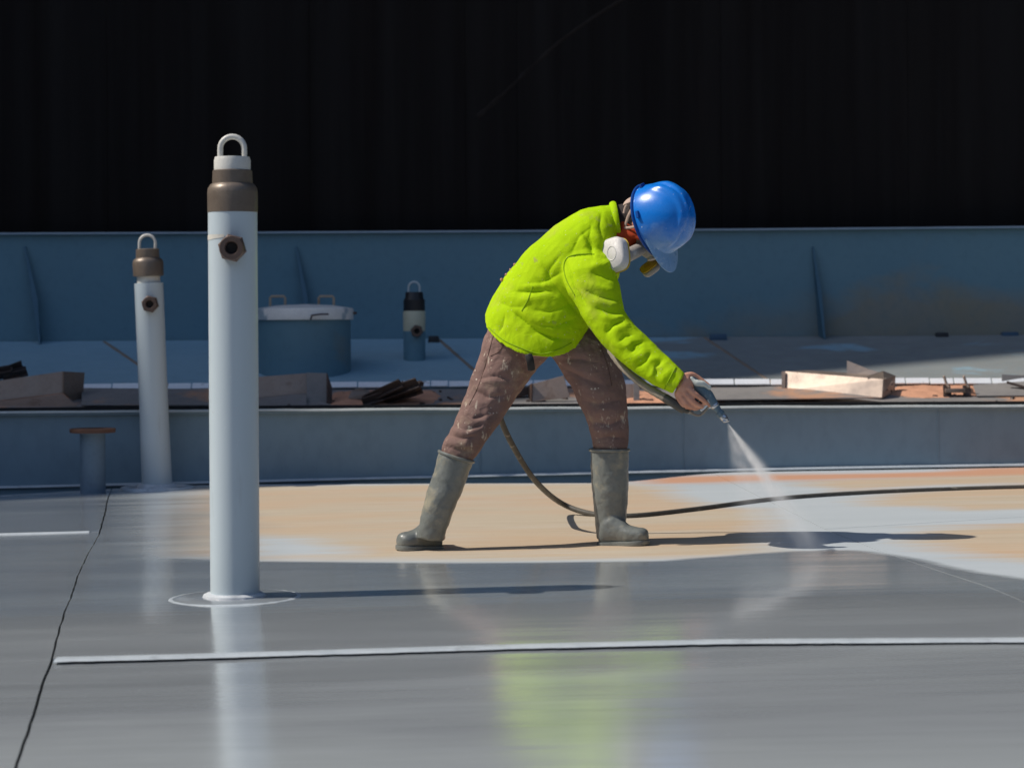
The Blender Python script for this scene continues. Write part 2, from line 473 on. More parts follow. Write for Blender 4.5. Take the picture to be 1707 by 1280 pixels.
TAN = [gp([(330, 812), (1000, 807), (1069, 809), (1120, 820), (1145, 835), (1200, 848), (1265, 853), (1282, 870), (1290, 888), (1300, 912), (1290, 921), (1200, 930), (1100, 934), (900, 938), (700, 939), (430, 937), (300, 932), (242, 922), (240, 895), (270, 860), (300, 832)]),
       gp([(1415, 838), (1480, 826), (1600, 815), (1707, 808), (1900, 803), (1900, 848), (1707, 852), (1600, 855), (1540, 848), (1450, 846)]),
       gp([(1340, 812), (1360, 804), (1500, 797), (1900, 783), (1900, 809), (1600, 812), (1400, 820)]),
       gp([(1525, 884), (1600, 880), (1900, 868), (1900, 955), (1707, 938), (1620, 928), (1540, 915), (1500, 900)])]
TANHOLE = [gp([(415, 898), (500, 901), (575, 926), (415, 931)])]
ORANGE = [gp([(1085, 803), (1110, 797), (1200, 795), (1400, 792), (1560, 788), (1620, 782), (1900, 775), (1900, 790), (1620, 796), (1500, 799), (1300, 803), (1180, 806), (1100, 808)])]
WET = [[(-9, 13.2)] + gp([(0, 829), (185, 822), (212, 850), (228, 900), (250, 932), (430, 940), (700, 942), (900, 941), (1100, 938), (1250, 926), (1330, 921), (1420, 919), (1500, 928), (1600, 950), (1707, 968)]) + [(3.0, 7.9), (9, 6), (9, 0), (-9, 0)]]

def deck_mat():
    b = NB('deck_paint')
    streak = b.noise(2.2, 6, 0.6, (0.22, 1.5, 1))
    fine = b.noise(7, 6, 0.65, (0.25, 1.6, 1), (3, 1, 0))
    wob = b.math('ADD', b.math('MULTIPLY', b.math('SUBTRACT', streak, 0.5), 0.9), b.math('MULTIPLY', b.math('SUBTRACT', fine, 0.5), 0.5))
    tan = b.rng(b.math('ADD', b.attr('sd_tan'), b.math('MULTIPLY', wob, 0.66)), -0.12, 0.17)
    orange = b.rng(b.math('ADD', b.attr('sd_orange'), b.math('MULTIPLY', wob, 0.5)), -0.15, 0.12)
    crisp = b.rng(b.math('ADD', b.attr('sd_wet'), b.math('MULTIPLY', wob, 0.09)), -0.035, 0.04)
    soft = b.rng(b.math('ADD', b.attr('sd_wet'), b.math('MULTIPLY', wob, 0.55)), -0.75, 0.15)
    tc = b.n('ShaderNodeTexCoord'); sp = b.n('ShaderNodeSeparateXYZ'); b.l(tc.outputs['Object'], sp.inputs[0])
    kx = b.rng(sp.outputs[0], -0.9, -1.6)
    wet = b.math('ADD', b.math('MULTIPLY', soft, kx), b.math('MULTIPLY', crisp, b.math('SUBTRACT', 1.0, kx)))
    dry = b.mix(b.rng(streak, 0.3, 0.7), (0.46, 0.505, 0.535), (0.40, 0.45, 0.48))
    t1 = b.mix(b.rng(fine, 0.3, 0.7), (0.515, 0.435, 0.325), (0.455, 0.37, 0.26))
    t1 = b.mix(b.rng(b.noise(1.4, 5, 0.6, (0.3, 1, 1), (9, 4, 0)), 0.42, 0.66, 0, 0.75), t1, (0.53, 0.345, 0.20))
    t1 = b.mix(b.rng(b.noise(2.4, 6, 0.65, (0.25, 1.6, 1), (2, 9, 0)), 0.52, 0.7, 0, 0.6), t1, (0.49, 0.45, 0.385))
    t1 = b.mix(b.rng(b.noise(55, 4, 0.7, (0.5, 1, 1)), 0.66, 0.74, 0, 0.5), t1, (0.30, 0.23, 0.16))
    lines = b.noise(16, 5, 0.7, (0.05, 1.6, 1), (6, 1, 0))
    t1 = b.mix(b.rng(lines, 0.55, 0.75, 0, 0.45), t1, (0.40, 0.30, 0.20))
    t1 = b.mix(b.rng(lines, 0.45, 0.28, 0, 0.4), t1, (0.58, 0.52, 0.42))
    col = b.mix(tan, dry, t1)
    col = b.mix(b.math('MULTIPLY', orange, 0.85), col, (0.55, 0.235, 0.095))
    specks = b.rng(b.voro(7, (0.3, 0.2, 0)), 0.05, 0.03)
    wcol = b.mix(b.rng(streak, 0.3, 0.7), (0.39, 0.425, 0.45), (0.315, 0.345, 0.37))
    wet_sheen = b.noise(0.75, 5, 0.62, (0.28, 1.1, 1), (4, 7, 0), 0.8)  # broad silver sheen and unevenly wet areas, both painted into the colour
    wcol = b.mix(b.rng(wet_sheen, 0.46, 0.66, 0, 0.75), wcol, (0.49, 0.535, 0.55))
    wcol = b.mix(b.rng(wet_sheen, 0.44, 0.30, 0, 0.6), wcol, (0.26, 0.285, 0.305))
    wcol = b.mix(b.math('MULTIPLY', specks, 0.6), wcol, (0.45, 0.48, 0.5))
    col = b.mix(wet, col, wcol)
    rw = b.rng(b.noise(1.2, 5, 0.6, (0.25, 1.6, 1), (1, 1, 4)), 0.3, 0.7, 0.15, 0.22)
    mxr = b.n('ShaderNodeMix', data_type='FLOAT')
    b.l(wet, mxr.inputs[0]); mxr.inputs[2].default_value = 0.62; b.l(rw, mxr.inputs[3])
    # roller and spray strokes: fine ripples that run from left to right
    h1 = b.noise(3.2, 3, 0.45, (0.07, 1.5, 1), (5, 2, 0)); h2 = b.noise(14, 2, 0.5, (0.07, 1.5, 1), (2, 2, 0))
    n0 = b.bump(h1, 1.0, 0.0032)
    n1 = b.bump(h2, 1.0, 0.0006, n0)
    b.p.inputs['IOR'].default_value = 2.0
    b.l(wet, b.p.inputs['Coat Weight']); b.p.inputs['Coat IOR'].default_value = 1.8; b.p.inputs['Coat Roughness'].default_value = 0.15

    n2 = b.bump(b.noise(60, 4, 0.6, (0.5, 1, 1)), 0.06, 0.003, n1)
    b.l(n2, b.p.inputs['Coat Normal'])
    return b.done(col, mxr.outputs[0], n2)
M['deck'] = deck_mat()

R_SHELL = 50.0
Y_SHELL = 17.6
CY = Y_SHELL - R_SHELL        # tank axis
def ring_y(D, x):             # y of the circle that passes through (0, D)
    r = D - CY
    return CY + math.sqrt(r * r - x * x)

deck = bpy.data.objects.new('deck', None)
deck.location = (0, 9, 0)
link(deck); tag(deck, kind='structure')

def interp(pts):
    pts = sorted(pts)
    xs = [p[0] for p in pts]; ys = [p[1] for p in pts]
    def f(x):
        if x <= xs[0]:
            s_ = (ys[1] - ys[0]) / (xs[1] - xs[0]); return ys[0] + s_ * (x - xs[0])
        if x >= xs[-1]:
            s_ = (ys[-1] - ys[-2]) / (xs[-1] - xs[-2]); return ys[-1] + s_ * (x - xs[-1])
        return float(np.interp(x, xs, ys))
    return f
gl = lambda pl: [tuple(G(x, y))[:2] for x, y in pl]
_xl = interp([(y, x) for x, y in gl([(183, 822), (165, 888), (135, 950), (105, 1040), (88, 1097), (68, 1140), (30, 1280)])])
XL = lambda y: _xl(y) + 0.012 * mnoise.noise((0.3, y * 1.1, 0)) + 0.003 * mnoise.noise((0.3, y * 9, 5))
XR = interp([(y, x) for x, y in gl([(1290, 842), (1375, 885), (1460, 918), (1600, 965)])])
_yw = interp(gl([(88, 1097), (300, 1092), (500, 1086), (870, 1075), (1200, 1067), (1707, 1064)]))
YW = lambda x: _yw(max(-2.6, min(x, 2.2)))
_ylw = interp(gl([(0, 890), (158, 886)]))
YLW = lambda x: _ylw(x)
_yr = interp(gl([(1375, 885), (1707, 865)]))
YR = lambda x: _yr(x)
_ye = interp(gl([(0, 827), (200, 816), (350, 809), (1000, 807)]))
def YE(x):
    lim = ring_y(14.26, x)
    e = _ye(max(min(x, 0.6), -3.2))
    t = min(max((x - 0.5) / 0.9, 0), 1); t = t * t * (3 - 2 * t)
    return min(e * (1 - t) + lim * t, lim)
YN = lambda x: 2.4

def plate(xl, xr, yn, yf, dz, step=0.045):
    x0 = -7 if xl is None else xl; x1 = 7 if xr is None else xr
    fx0 = x0 if callable(x0) else (lambda y: x0); fx1 = x1 if callable(x1) else (lambda y: x1)
    ym = (yn(0) + yf(0)) / 2
    nx = int((fx1(ym) - fx0(ym)) / step) + 2
    ny = int((yf(0) - yn(0)) / step * 0.8) + 2
    vs_, fs = [], []
    for j in range(ny):
        v = j / (ny - 1)
        for i in range(nx):
            u = i / (nx - 1)
            y = yn(0) + (yf(0) - yn(0)) * v
            for _ in range(4):
                x = fx0(y) + (fx1(y) - fx0(y)) * u
                y = yn(x) + (yf(x) - yn(x)) * v
            z = zd(x, y) + dz + 0.006 * mnoise.noise((x * 0.55, y * 0.4, 2.0))
            vs_.append((x, y, z))
    for j in range(ny - 1):
        for i in range(nx - 1):
            a = j * nx + i
            fs.append((a, a + 1, a + nx + 1, a + nx))
    # turned-down edge, so that the sheet has thickness
    rim = [i for i in range(nx)] + [j * nx + nx - 1 for j in range(1, ny)] + [(ny - 1) * nx + i for i in range(nx - 2, -1, -1)] + [j * nx for j in range(ny - 2, 0, -1)]
    o = len(vs_)
    for k in rim: vs_.append((vs_[k][0], vs_[k][1], vs_[k][2] - 0.02))
    n = len(rim)
    for k in range(n):
        fs.append((rim[(k + 1) % n], rim[k], o + k, o + (k + 1) % n))
    mb = MB().add(vs_, fs)
    ob = mb.build('deck_plate', M['deck'], deck, fix=False)
    P = np.array([(a, b_) for a, b_, c in vs_])
    def setattr_(nm, val):
        at = ob.data.attributes.new(nm, 'FLOAT', 'POINT')
        at.data.foreach_set('value', val.astype(np.float32))
    t = np.max([poly_sdf(P, p) for p in TAN], axis=0)
    for hpoly in TANHOLE: t = np.minimum(t, -poly_sdf(P, hpoly))
    setattr_('sd_tan', t)
    setattr_('sd_orange', np.max([poly_sdf(P, p) for p in ORANGE], axis=0))
    setattr_('sd_wet', np.max([poly_sdf(P, p) for p in WET], axis=0))
    return ob

gapL, gapR = 0.0042, 0.0025
plate(lambda y: XL(y) + gapL, None, YN, lambda x: YW(x), 0.0)
plate(lambda y: XL(y) + gapL, lambda y: XR(y) - gapR, lambda x: YW(x) - 0.03, YE, 0.008)
plate(lambda y: XR(y) + gapR, None, lambda x: YW(x) - 0.03, lambda x: YR(x) - 0.003, 0.008)
plate(lambda y: XR(y) + gapR, None, lambda x: YR(x) + 0.003, YE, 0.008)
plate(None, lambda y: XL(y) - gapL, YN, lambda x: YLW(x), 0.002)
plate(None, lambda y: XL(y) - gapL, lambda x: YLW(x) - 0.03, YE, 0.008)

# the under-deck that carries the plates and reaches round the whole tank
mb = MB()
vs_, fs = [], []
rads = [0, 8, 16, 24, 30, 34, 37, 39, 41, 42, 43, 44, 45, 46, 46.75]
NA = 180
for r in rads:
    for i in range(NA):
        a = 2 * math.pi * i / NA
        x, y = r * math.sin(a), CY + r * math.cos(a)
        vs_.append((x, y, zd(x, y) - 0.045))
for j in range(len(rads) - 1):
    for i in range(NA):
        k = (i + 1) % NA
        fs.append((j * NA + i, j * NA + k, (j + 1) * NA + k, (j + 1) * NA + i))
M['pad'] = painted('wet_pad', (0.27, 0.30, 0.325), (0.24, 0.265, 0.29), 0.14, 1.0)
M['under'] = painted('under_deck', (0.13, 0.15, 0.165), (0.10, 0.12, 0.13), 0.5, 1.0)
mb.add(vs_, fs).build('under_deck', M['under'], deck)

# weld beads along the lap joints of the plates
def bead(pts, wd, ht, m, parent, name='weld_bead', seed=0, rough=1.0):
    vs_, fs = [], []
    prof = [(-1, -0.3), (-0.85, 0.45), (-0.35, 0.95), (0.2, 1.0), (0.75, 0.6), (1, -0.3)]
    for i, p in enumerate(pts):
        a = Vector(pts[max(i - 1, 0)]); b = Vector(pts[min(i + 1, len(pts) - 1)])
        t = (b - a).normalized(); s_ = Vector((t.y, -t.x, 0)).normalized()
        k = 1 + rough * (0.3 * mnoise.noise((i * 0.45, seed, 0)) + 0.2 * mnoise.noise((i * 0.09, seed, 3)))
        for q, hh in prof:
            vs_.append(Vector(p) + s_ * (q * wd * k / 2) + Vector((0, 0, hh * ht * (0.8 + 0.4 * (k - 0.8)))))
    n = len(prof)
    for i in range(len(pts) - 1):
        for j in range(n - 1):
            fs.append((i * n + j, i * n + j + 1, (i + 1) * n + j + 1, (i + 1) * n + j))
    fs.append(tuple(range(n))); fs.append(tuple((len(pts) - 1) * n + j for j in range(n)))
    return MB().add(vs_, fs).build(name, m, parent)

xs = np.arange(XL(YW(-1.3)) + 0.02, 6.9, 0.02)
bead([(x, YW(x) - 0.035, zd(x, YW(x)) + 0.002) for x in xs], 0.095, 0.006, M['weldgrey'], deck, seed=1, rough=0.5)
xs = np.arange(-6.9, XL(YLW(-2)) - 0.03, 0.02)
bead([(x, YLW(x) - 0.035, zd(x) + 0.002) for x in xs], 0.04, 0.006, M['weldgrey'], deck, seed=4, rough=0.6)
# ------------------------------------------------------------------ pontoon, rim walls, shell (concentric rings)
A0, A1 = -0.30, 0.30          # the stretch of pontoon built in detail (radians about the tank axis)
def ring_sheet(prof, n, a0=A0, a1=A1, closed=False, jitter=0.0):
    """sweep a profile of (D, z) pairs about the tank axis"""
    vs_, fs = [], []
    m = len(prof)
    for i in range(n + (0 if closed else 1)):
        a = a0 + (a1 - a0) * i / n
        for D, z in prof:
            r = D - CY
            zz = z + (jitter * mnoise.noise((a * 60, D, z * 3)) if jitter else 0)
            vs_.append((r * math.sin(a), CY + r * math.cos(a), zz))
    cnt = n if not closed else n
    tot = n + 1 if not closed else n
    for i in range(cnt):
        k = (i + 1) % tot
        for j in range(m - 1):
            fs.append((i * m + j, k * m + j, k * m + j + 1, i * m + j + 1))
    return MB().add(vs_, fs)
def at_ring(D, x, z):
    return Vector((x, ring_y(D, x), z))

TWO = 2 * math.pi
SHELL_H = 23.8
shell = empty('tank_shell', (0, Y_SHELL, 0), 'tall black steel tank wall filling the whole background', 'tank wall')
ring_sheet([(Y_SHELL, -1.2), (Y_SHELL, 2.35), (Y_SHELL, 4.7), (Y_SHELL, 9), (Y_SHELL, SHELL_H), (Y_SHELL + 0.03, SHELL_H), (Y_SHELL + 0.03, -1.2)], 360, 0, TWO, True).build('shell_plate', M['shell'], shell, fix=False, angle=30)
# faint horizontal and vertical weld seams of the shell courses
mb = MB()
for x in (-3.1, -1.55, -0.35, 0.05, 1.62, 3.05):
    mb.tube([at_ring(Y_SHELL - 0.002, x, 0.9), at_ring(Y_SHELL - 0.002, x, SHELL_H - 0.1)], 0.0035, 6)
mb.build('weld_seam', M['shell'], shell)
M['scuff'] = painted('shell_scuff', (0.026, 0.019, 0.015), (0.014, 0.011, 0.010), 0.8, 3, spec=0.2)
mb = MB()
pts = [W(x, y, 17.58) for x, y in ((795, 195), (830, 165), (880, 118), (930, 72), (985, 32), (1045, -5), (1110, -40))]
pts = [at_ring(Y_SHELL - 0.001, p.x, p.z) for p in smooth_path(pts, 6)]
mb.tube(pts, [(0.003, 0.012 + 0.02 * abs(mnoise.noise((i * 0.3, 0, 0)))) for i in range(len(pts))], 8, up=(0, 1, 0))
mb.build('scuff_mark', M['scuff'], shell)

pont = empty('pontoon', (0, 15.3, 0.5), 'blue painted pontoon top rising towards the rim wall', 'pontoon')
tag(pont, kind='structure')
del pont['label']; del pont['category']
ring_sheet([(15.34, 0.20), (15.34, 0.552), (16.2, 0.695), (17.19, 0.862)], 360, 0, TWO, True).build('top_plate', M['pont'], pont, fix=False, angle=25)
ring_sheet([(14.42, 0.25), (14.42, 0.418), (14.9, 0.478), (15.335, 0.537)], 360, 0, TWO, True).build('trough_plate', M['trough'], pont, fix=False, angle=25)
# rusty seams across the pontoon top
M['seam'] = painted('rusty_seam', (0.27, 0.20, 0.15), (0.23, 0.185, 0.15), 0.7, 6)
for (xa, xb) in ((-3.05, -2.3), (-0.55, -0.15), (1.45, 1.75), (4.0, 4.3)):
    pts = []
    for k in range(30):
        t = k / 29
        D = 17.15 + (15.4 - 17.15) * t
        z = 0.552 + (D - 15.34) / (17.19 - 15.34) * 0.31
        pts.append(at_ring(D, xa + (xb - xa) * t, z))
    bead(pts, 0.03, 0.007, M['seam'], pont, 'plate_seam', 8)

inner = empty('inner_rim_wall', (0, 14.3, 0), 'low blue grey steel rim wall with pale top lip behind the worker', 'rim wall')
ring_sheet([(14.3, -0.12), (14.3, 0.415), (14.27, 0.418), (14.27, 0.434), (14.42, 0.436), (14.42, 0.2)], 360, 0, TWO, True).build('wall_plate', M['inner'], inner, fix=False, angle=25)
M['lip'] = painted('pale_lip', (0.50, 0.53, 0.52), (0.40, 0.45, 0.46), 0.5, 3, (0.25, 0.3, 0.33), (0.55, 0.68), 1.4)
n = 260
pts = [at_ring(14.268, x, 0.436 + 0.004 * mnoise.noise((x * 2.2, 0, 0))) for x in np.linspace(-6, 6, n)]
bead(pts, 0.03, 0.012, M['lip'], inner, 'top_lip', 3)
for zz, yy in ((0.02, 14.285),):
    pts = [at_ring(yy, x, zd(x) + zz) for x in np.linspace(-6, 6, 200)]
    bead(pts, 0.03, 0.012, M['weldgrey'], inner, 'weld_bead', 2)
mb = MB()
for px in (375, 800, 1139, 1560):
    p = W(px, 700, 14.3)
    mb.tube([at_ring(14.299, p.x, 0.0), at_ring(14.299, p.x, 0.41)], 0.006, 6)
mb.build('weld_seam', M['inner'], inner)

outer = empty('outer_rim_wall', (0, 17.2, 0.85), 'blue painted rim plate with gussets in front of the black tank wall', 'rim wall')
ring_sheet([(17.2, 0.6), (17.2, 1.655), (17.17, 1.658), (17.17, 1.672), (17.24, 1.674), (17.24, 0.6)], 360, 0, TWO, True).build('wall_plate', M['wall'], outer, fix=False, angle=25)
pts = [at_ring(17.166, x, 1.664) for x in np.linspace(-7, 7, 120)]
M['edge'] = painted('pale_edge', (0.30, 0.37, 0.43), (0.26, 0.33, 0.39), 0.5, 3)
bead(pts, 0.02, 0.012, M['edge'], outer, 'top_edge', 5)
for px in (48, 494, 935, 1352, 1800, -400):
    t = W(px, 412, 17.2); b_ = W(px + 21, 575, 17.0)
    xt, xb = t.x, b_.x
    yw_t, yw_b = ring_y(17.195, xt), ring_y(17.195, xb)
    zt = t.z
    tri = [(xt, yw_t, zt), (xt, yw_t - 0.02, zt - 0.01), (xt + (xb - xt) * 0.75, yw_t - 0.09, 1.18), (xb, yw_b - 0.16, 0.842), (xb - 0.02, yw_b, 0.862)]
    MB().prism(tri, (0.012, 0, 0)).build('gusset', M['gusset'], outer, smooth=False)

# white segmented strip, black rubber strip with clips
strip = empty('seal_strip', (0, 15.32, 0.54), 'long white segmented strip between the scrap and the pontoon top', 'seal strip')
xx = -4.2
while xx < 4.6:
    wd = random.choice((0.25, 0.25, 0.25, 0.24, 0.12, 0.16))
    if random.random() > 0.04:
        c = at_ring(15.325, xx + wd / 2, 0.567 + random.uniform(-0.003, 0.003))
        a = math.asin(c.x / (15.32 - CY))
        ax = Vector((math.cos(a), -math.sin(a), random.uniform(-0.008, 0.008))).normalized()
        MB().box(c, (wd - 0.008, 0.012, 0.046), ax, None, Vector((0, 0.62, 0.78))).build('segment', M['strip'], strip, smooth=False, bevel=0.003)
    xx += wd
rub = empty('rubber_strip', (0, 14.5, 0.44), 'thin black rubber strip held by small clips above the rim lip', 'rubber strip')
ring_sheet([(14.45, 0.41), (14.45, 0.461), (14.468, 0.461), (14.468, 0.41)], 80, -0.11, 0.11).build('rubber_band', M['rubber'], rub, smooth=False)
clip_me = None
xx = -4.1
while xx < 4.4:
    c = at_ring(14.443, xx, 0.438)
    if clip_me is None:
        ob = MB().box((0, 0, 0), (0.014, 0.012, 0.052)).build('clip', M['clip'], rub, smooth=False, bevel=0.002, loc=c)
        clip_me = ob.data
    else:
        ob = bpy.data.objects.new('clip', clip_me); link(ob, rub); ob.location = c - rub.location
        ob.rotation_euler = (0, random.uniform(-0.25, 0.25), 0)
        ob.scale = (random.uniform(0.6, 1.1), 1, random.uniform(0.7, 1.1))
    xx += 0.245 if random.random() > 0.25 else random.uniform(0.1, 0.2)

# ------------------------------------------------------------------ posts
def hex_fitting(c, r, parent, n=6):
    ax = Vector((0.03, -1, 0)).normalized()
    rot = Matrix.Rotation(0.25, 3, 'Y') @ Vector((1, 0, 0))
    f = MB().lathe(c, [(r * 0.75, -0.02), (r * 1.02, 0.0), (r * 1.08, 0.004), (r * 1.08, 0.03), (r * 0.98, 0.036)], 6, ax, rot, cap=True)
    ob = f.build('fitting', M['bronze_dark'], parent, angle=25)
    MB().lathe(c, [(r * 0.93, 0.03), (r * 0.93, 0.05), (r * 0.86, 0.055), (r * 0.52, 0.055), (r * 0.45, 0.05), (r * 0.45, 0.037)], 28, ax, cap=False).build('fitting_collar', M['bronze_dark'], ob, angle=40)
    MB().lathe(c, [(r * 0.46, 0.034), (r * 0.46, 0.038)], 24, ax).build('bore', M['hole'], ob)
    return ob

def lift_ring(c, wd, ht, r, parent, m):
    pts = [Vector((-wd, 0, -0.01))]
    for k in range(13):
        a = math.pi - math.pi * k / 12
        pts.append(Vector((wd * math.cos(a), 0, ht - wd + wd * math.sin(a))))
    pts.append(Vector((wd, 0, -0.01)))
    MB().tube([c + p for p in pts], r, 12, up=(0, 1, 0)).build('lifting_ring', m, parent)

# front post
base = G(392, 1000)
D = base.y
ppx = D / F                            # metres per photograph pixel at this distance
z_of = lambda py: W(390, py, D).z
post = empty('deck_post', base, 'tall pale blue post with brown cap nearest the camera', 'post', 'capped posts on the deck')
r0 = 41 * ppx
lean = Vector((-0.0, 0, 1))
MB().lathe(base, [(r0, -0.01), (r0, z_of(354) - base.z)], 56).build('pipe', M['post'], post)
zb = z_of(354) - base.z; zm = z_of(306) - base.z
MB().lathe(base, [(r0 * 0.95, zb - 0.004), (r0 * 1.015, zb), (r0 * 1.02, zb + 0.07), (r0 * 1.0, zb + 0.085), (r0 * 0.90, zm - 0.004), (r0 * 0.82, zm), (r0 * 0.8, z_of(285) - base.z), (r0 * 0.76, z_of(284) - base.z)], 56).build('cap', M['bronze'], post)
MB().lathe(base, [(r0 * 0.74, z_of(286) - base.z), (r0 * 0.745, z_of(268) - base.z), (r0 * 0.70, z_of(262) - base.z), (r0 * 0.4, z_of(261) - base.z)], 44).build('plug', M['post_white'], post)
lift_ring(Vector((base.x + 0 * ppx, base.y, z_of(262))), 20 * ppx, 34 * ppx, 4.8 * ppx, post, M['post_white'])
fc = W(388, 414, D - r0 * 0.97)
hex_fitting(fc, 22 * ppx, post)
pn = Vector((-(zd(base.x + 0.1, base.y) - zd(base.x - 0.1, base.y)) / 0.2, -(zd(base.x, base.y + 0.1) - zd(base.x, base.y - 0.1)) / 0.2, 1)).normalized()
MB().lathe(base, [(0.222, -0.004), (0.222, 0.012), (0.215, 0.014), (r0 * 0.9, 0.014)], 72, pn).build('pad_plate', M['pad'], post)
ringpts = []
for k in range(97):
    a = TWO * k / 96
    q = Vector((0.228 * math.cos(a), 0.228 * math.sin(a), 0)); q.z = 0.003 - (pn.x * q.x + pn.y * q.y) / pn.z
    ringpts.append(base + q)
bead(ringpts, 0.034, 0.010, M['weldgrey'], post, 'weld_ring', 6)
ringpts = []
for k in range(65):
    a = TWO * k / 64
    rr = r0 * 1.04 + 0.01 * mnoise.noise((math.cos(a) * 2, math.sin(a) * 2, 1))
    ringpts.append(base + Vector((rr * math.cos(a), rr * math.sin(a), 0.010)))
bead(ringpts, 0.05, 0.02, M['weld'], post, 'weld_ring', 9)
# chalky drip left of the fitting
M['chalk'] = painted('chalk_smear', (0.66, 0.64, 0.58), (0.58, 0.56, 0.50), 0.6, 12, bump=0.3)
vs_ = []
for k in range(15):
    a = math.radians(180 + 4 + k * 5.2)
    zz = z_of(397 - k * 0.4) - 0.0005 * k
    hh = (9 - 4 * abs(k - 5) / 9) * ppx
    for s_ in (-0.5, 0.5):
        vs_.append(Vector((base.x + (r0 + 0.0012) * math.cos(a), base.y + (r0 + 0.0012) * math.sin(a), zz + s_ * hh)))
MB().add(vs_, [(2 * k, 2 * k + 2, 2 * k + 3, 2 * k + 1) for k in range(14)]).build('chalk_smear', M['chalk'], post)

# middle post, leaning slightly to the left
base2 = G(262, 816)
D2 = base2.y; q2 = D2 / F
post2 = empty('deck_post', base2, 'thinner leaning post with brown cap and bare gap below it, at the far deck edge', 'post', 'capped posts on the deck')
top2 = W(248, 472, D2)
ax2 = (top2 - base2).normalized(); L2 = (top2 - base2).length
r2 = 24 * q2
h2 = lambda py: (816 - py) / (816 - 472) * L2
MB().lathe(base2, [(r2 * 1.06, -0.01), (r2 * 1.0, L2 * 0.4), (r2, L2)], 44, ax2).build('pipe', M['post'], post2)
MB().lathe(base2, [(r2 * 0.80, L2 - 0.01), (r2 * 0.80, h2(458))], 36, ax2).build('neck', M['post_white'], post2)
MB().lathe(base2, [(r2 * 0.9, h2(461)), (r2 * 1.05, h2(460)), (r2 * 1.07, h2(438)), (r2 * 1.0, h2(433)), (r2 * 0.82, h2(430)), (r2 * 0.80, h2(416)), (r2 * 0.75, h2(415))], 44, ax2).build('cap', M['bronze'], post2)
lift_ring(base2 + ax2 * h2(415), 13.2 * q2, 23 * q2, 2.5 * q2, post2, M['post_white'])
hex_fitting(W(251, 507, D2 - r2 * 0.97), 13.5 * q2, post2)
ringpts = []
for k in range(49):
    a = TWO * k / 48
    rr = r2 * 1.08 + 0.012 * mnoise.noise((math.cos(a) * 2, math.sin(a) * 2, 4))
    ringpts.append(base2 + Vector((rr * math.cos(a), rr * math.sin(a), 0.012)))
bead(ringpts, 0.06, 0.03, M['weld'], post2, 'weld_ring', 9)
ringpts = [base2 + Vector((0.21 * math.cos(TWO * k / 72), 0.21 * math.sin(TWO * k / 72), 0.008)) for k in range(73)]
bead(ringpts, 0.03, 0.014, M['weld'], post2, 'weld_ring', 2)

# short post with the black cap on the pontoon top
def on_pontoon(px, py):
    k, sl = (py - HY) * cU.z / F - (px - CX) * cR.z / F, 0.31 / 1.85
    D = min(max((H - 0.552 + 15.34 * sl) / (k + sl), 15.4), 17.15)
    p = W(px, py, D)
    p.z = 0.552 + (D - 15.34) / 1.85 * 0.31
    return p
base3 = on_pontoon(691, 599)
q3 = base3.y / F
z3 = lambda py: W(691, py, base3.y).z - base3.z
post3 = empty('deck_post', base3, 'short post with black cap and cream band standing on the pontoon top', 'post', 'capped posts on the deck')
r3 = 18.3 * q3
MB().lathe(base3, [(r3, -0.05), (r3, z3(552))], 40).build('pipe', M['wall'], post3)
MB().lathe(base3, [(r3 * 1.01, z3(552)), (r3 * 1.03, z3(520)), (r3 * 0.95, z3(518))], 40).build('cream_band', M['cream'] if 'cream' in M else painted('cream_paint', (0.56, 0.55, 0.40), (0.50, 0.49, 0.36), 0.5, 12), post3)
MB().lathe(base3, [(r3 * 0.9, z3(519)), (r3 * 0.98, z3(518)), (r3 * 0.98, z3(500)), (r3 * 0.84, z3(497)), (r3 * 0.80, z3(488)), (r3 * 0.76, z3(487))], 40).build('cap', M['cap_black'], post3)
lift_ring(Vector((base3.x, base3.y, base3.z + z3(488))), 9.3 * q3, 18 * q3, 1.7 * q3, post3, M['post'])
hex_fitting(W(695, 552, base3.y - r3 * 0.97), 10 * q3, post3)

# ------------------------------------------------------------------ round hatch
hb = on_pontoon(508, 618)
qh = hb.y / F
zh = lambda py: W(508, py, hb.y).z - hb.z
hatch = empty('round_hatch', hb, 'round blue hatch with worn white lid and two handles on the pontoon', 'hatch')
rh = 77 * qh
MB().lathe(hb, [(rh, -0.12), (rh, zh(533))], 64).build('drum', M['wall'], hatch)
lid = MB().lathe(hb, [(rh * 0.9, zh(534)), (rh * 1.06, zh(533)), (rh * 1.065, zh(517)), (rh * 1.04, zh(514)), (rh * 0.6, zh(509)), (0.001, zh(507))], 64).build('lid', M['lid'], hatch)
for px in (463, 544):
    c = W(px, 511, hb.y - 0.02)
    w2, h2_ = 12.5 * qh, 17 * qh
    pts = [c + Vector((-w2, 0, -0.01)), c + Vector((-w2, 0, h2_ - 0.012)), c + Vector((-w2 + 0.01, 0, h2_)), c + Vector((w2 - 0.01, 0, h2_)), c + Vector((w2, 0, h2_ - 0.012)), c + Vector((w2, 0, -0.01))]
    MB().tube(pts, 0.0095, 10, up=(0, 1, 0)).build('handle', M['handle'], hatch)
c = W(520, 527, hb.y - rh * 1.07)
MB().tube([c + Vector((-0.008, 0, -0.02)), c + Vector((0, -0.008, 0.005)), c + Vector((0.06, -0.01, 0.012)), c + Vector((0.11, 0.004, 0.012))], 0.006, 8).build('latch', M['scrap_dark'], hatch)
MB().box(W(591, 522, hb.y), (0.03, 0.04, 0.018)).build('hinge_bolt', M['scrap_dark'], hatch, bevel=0.003)

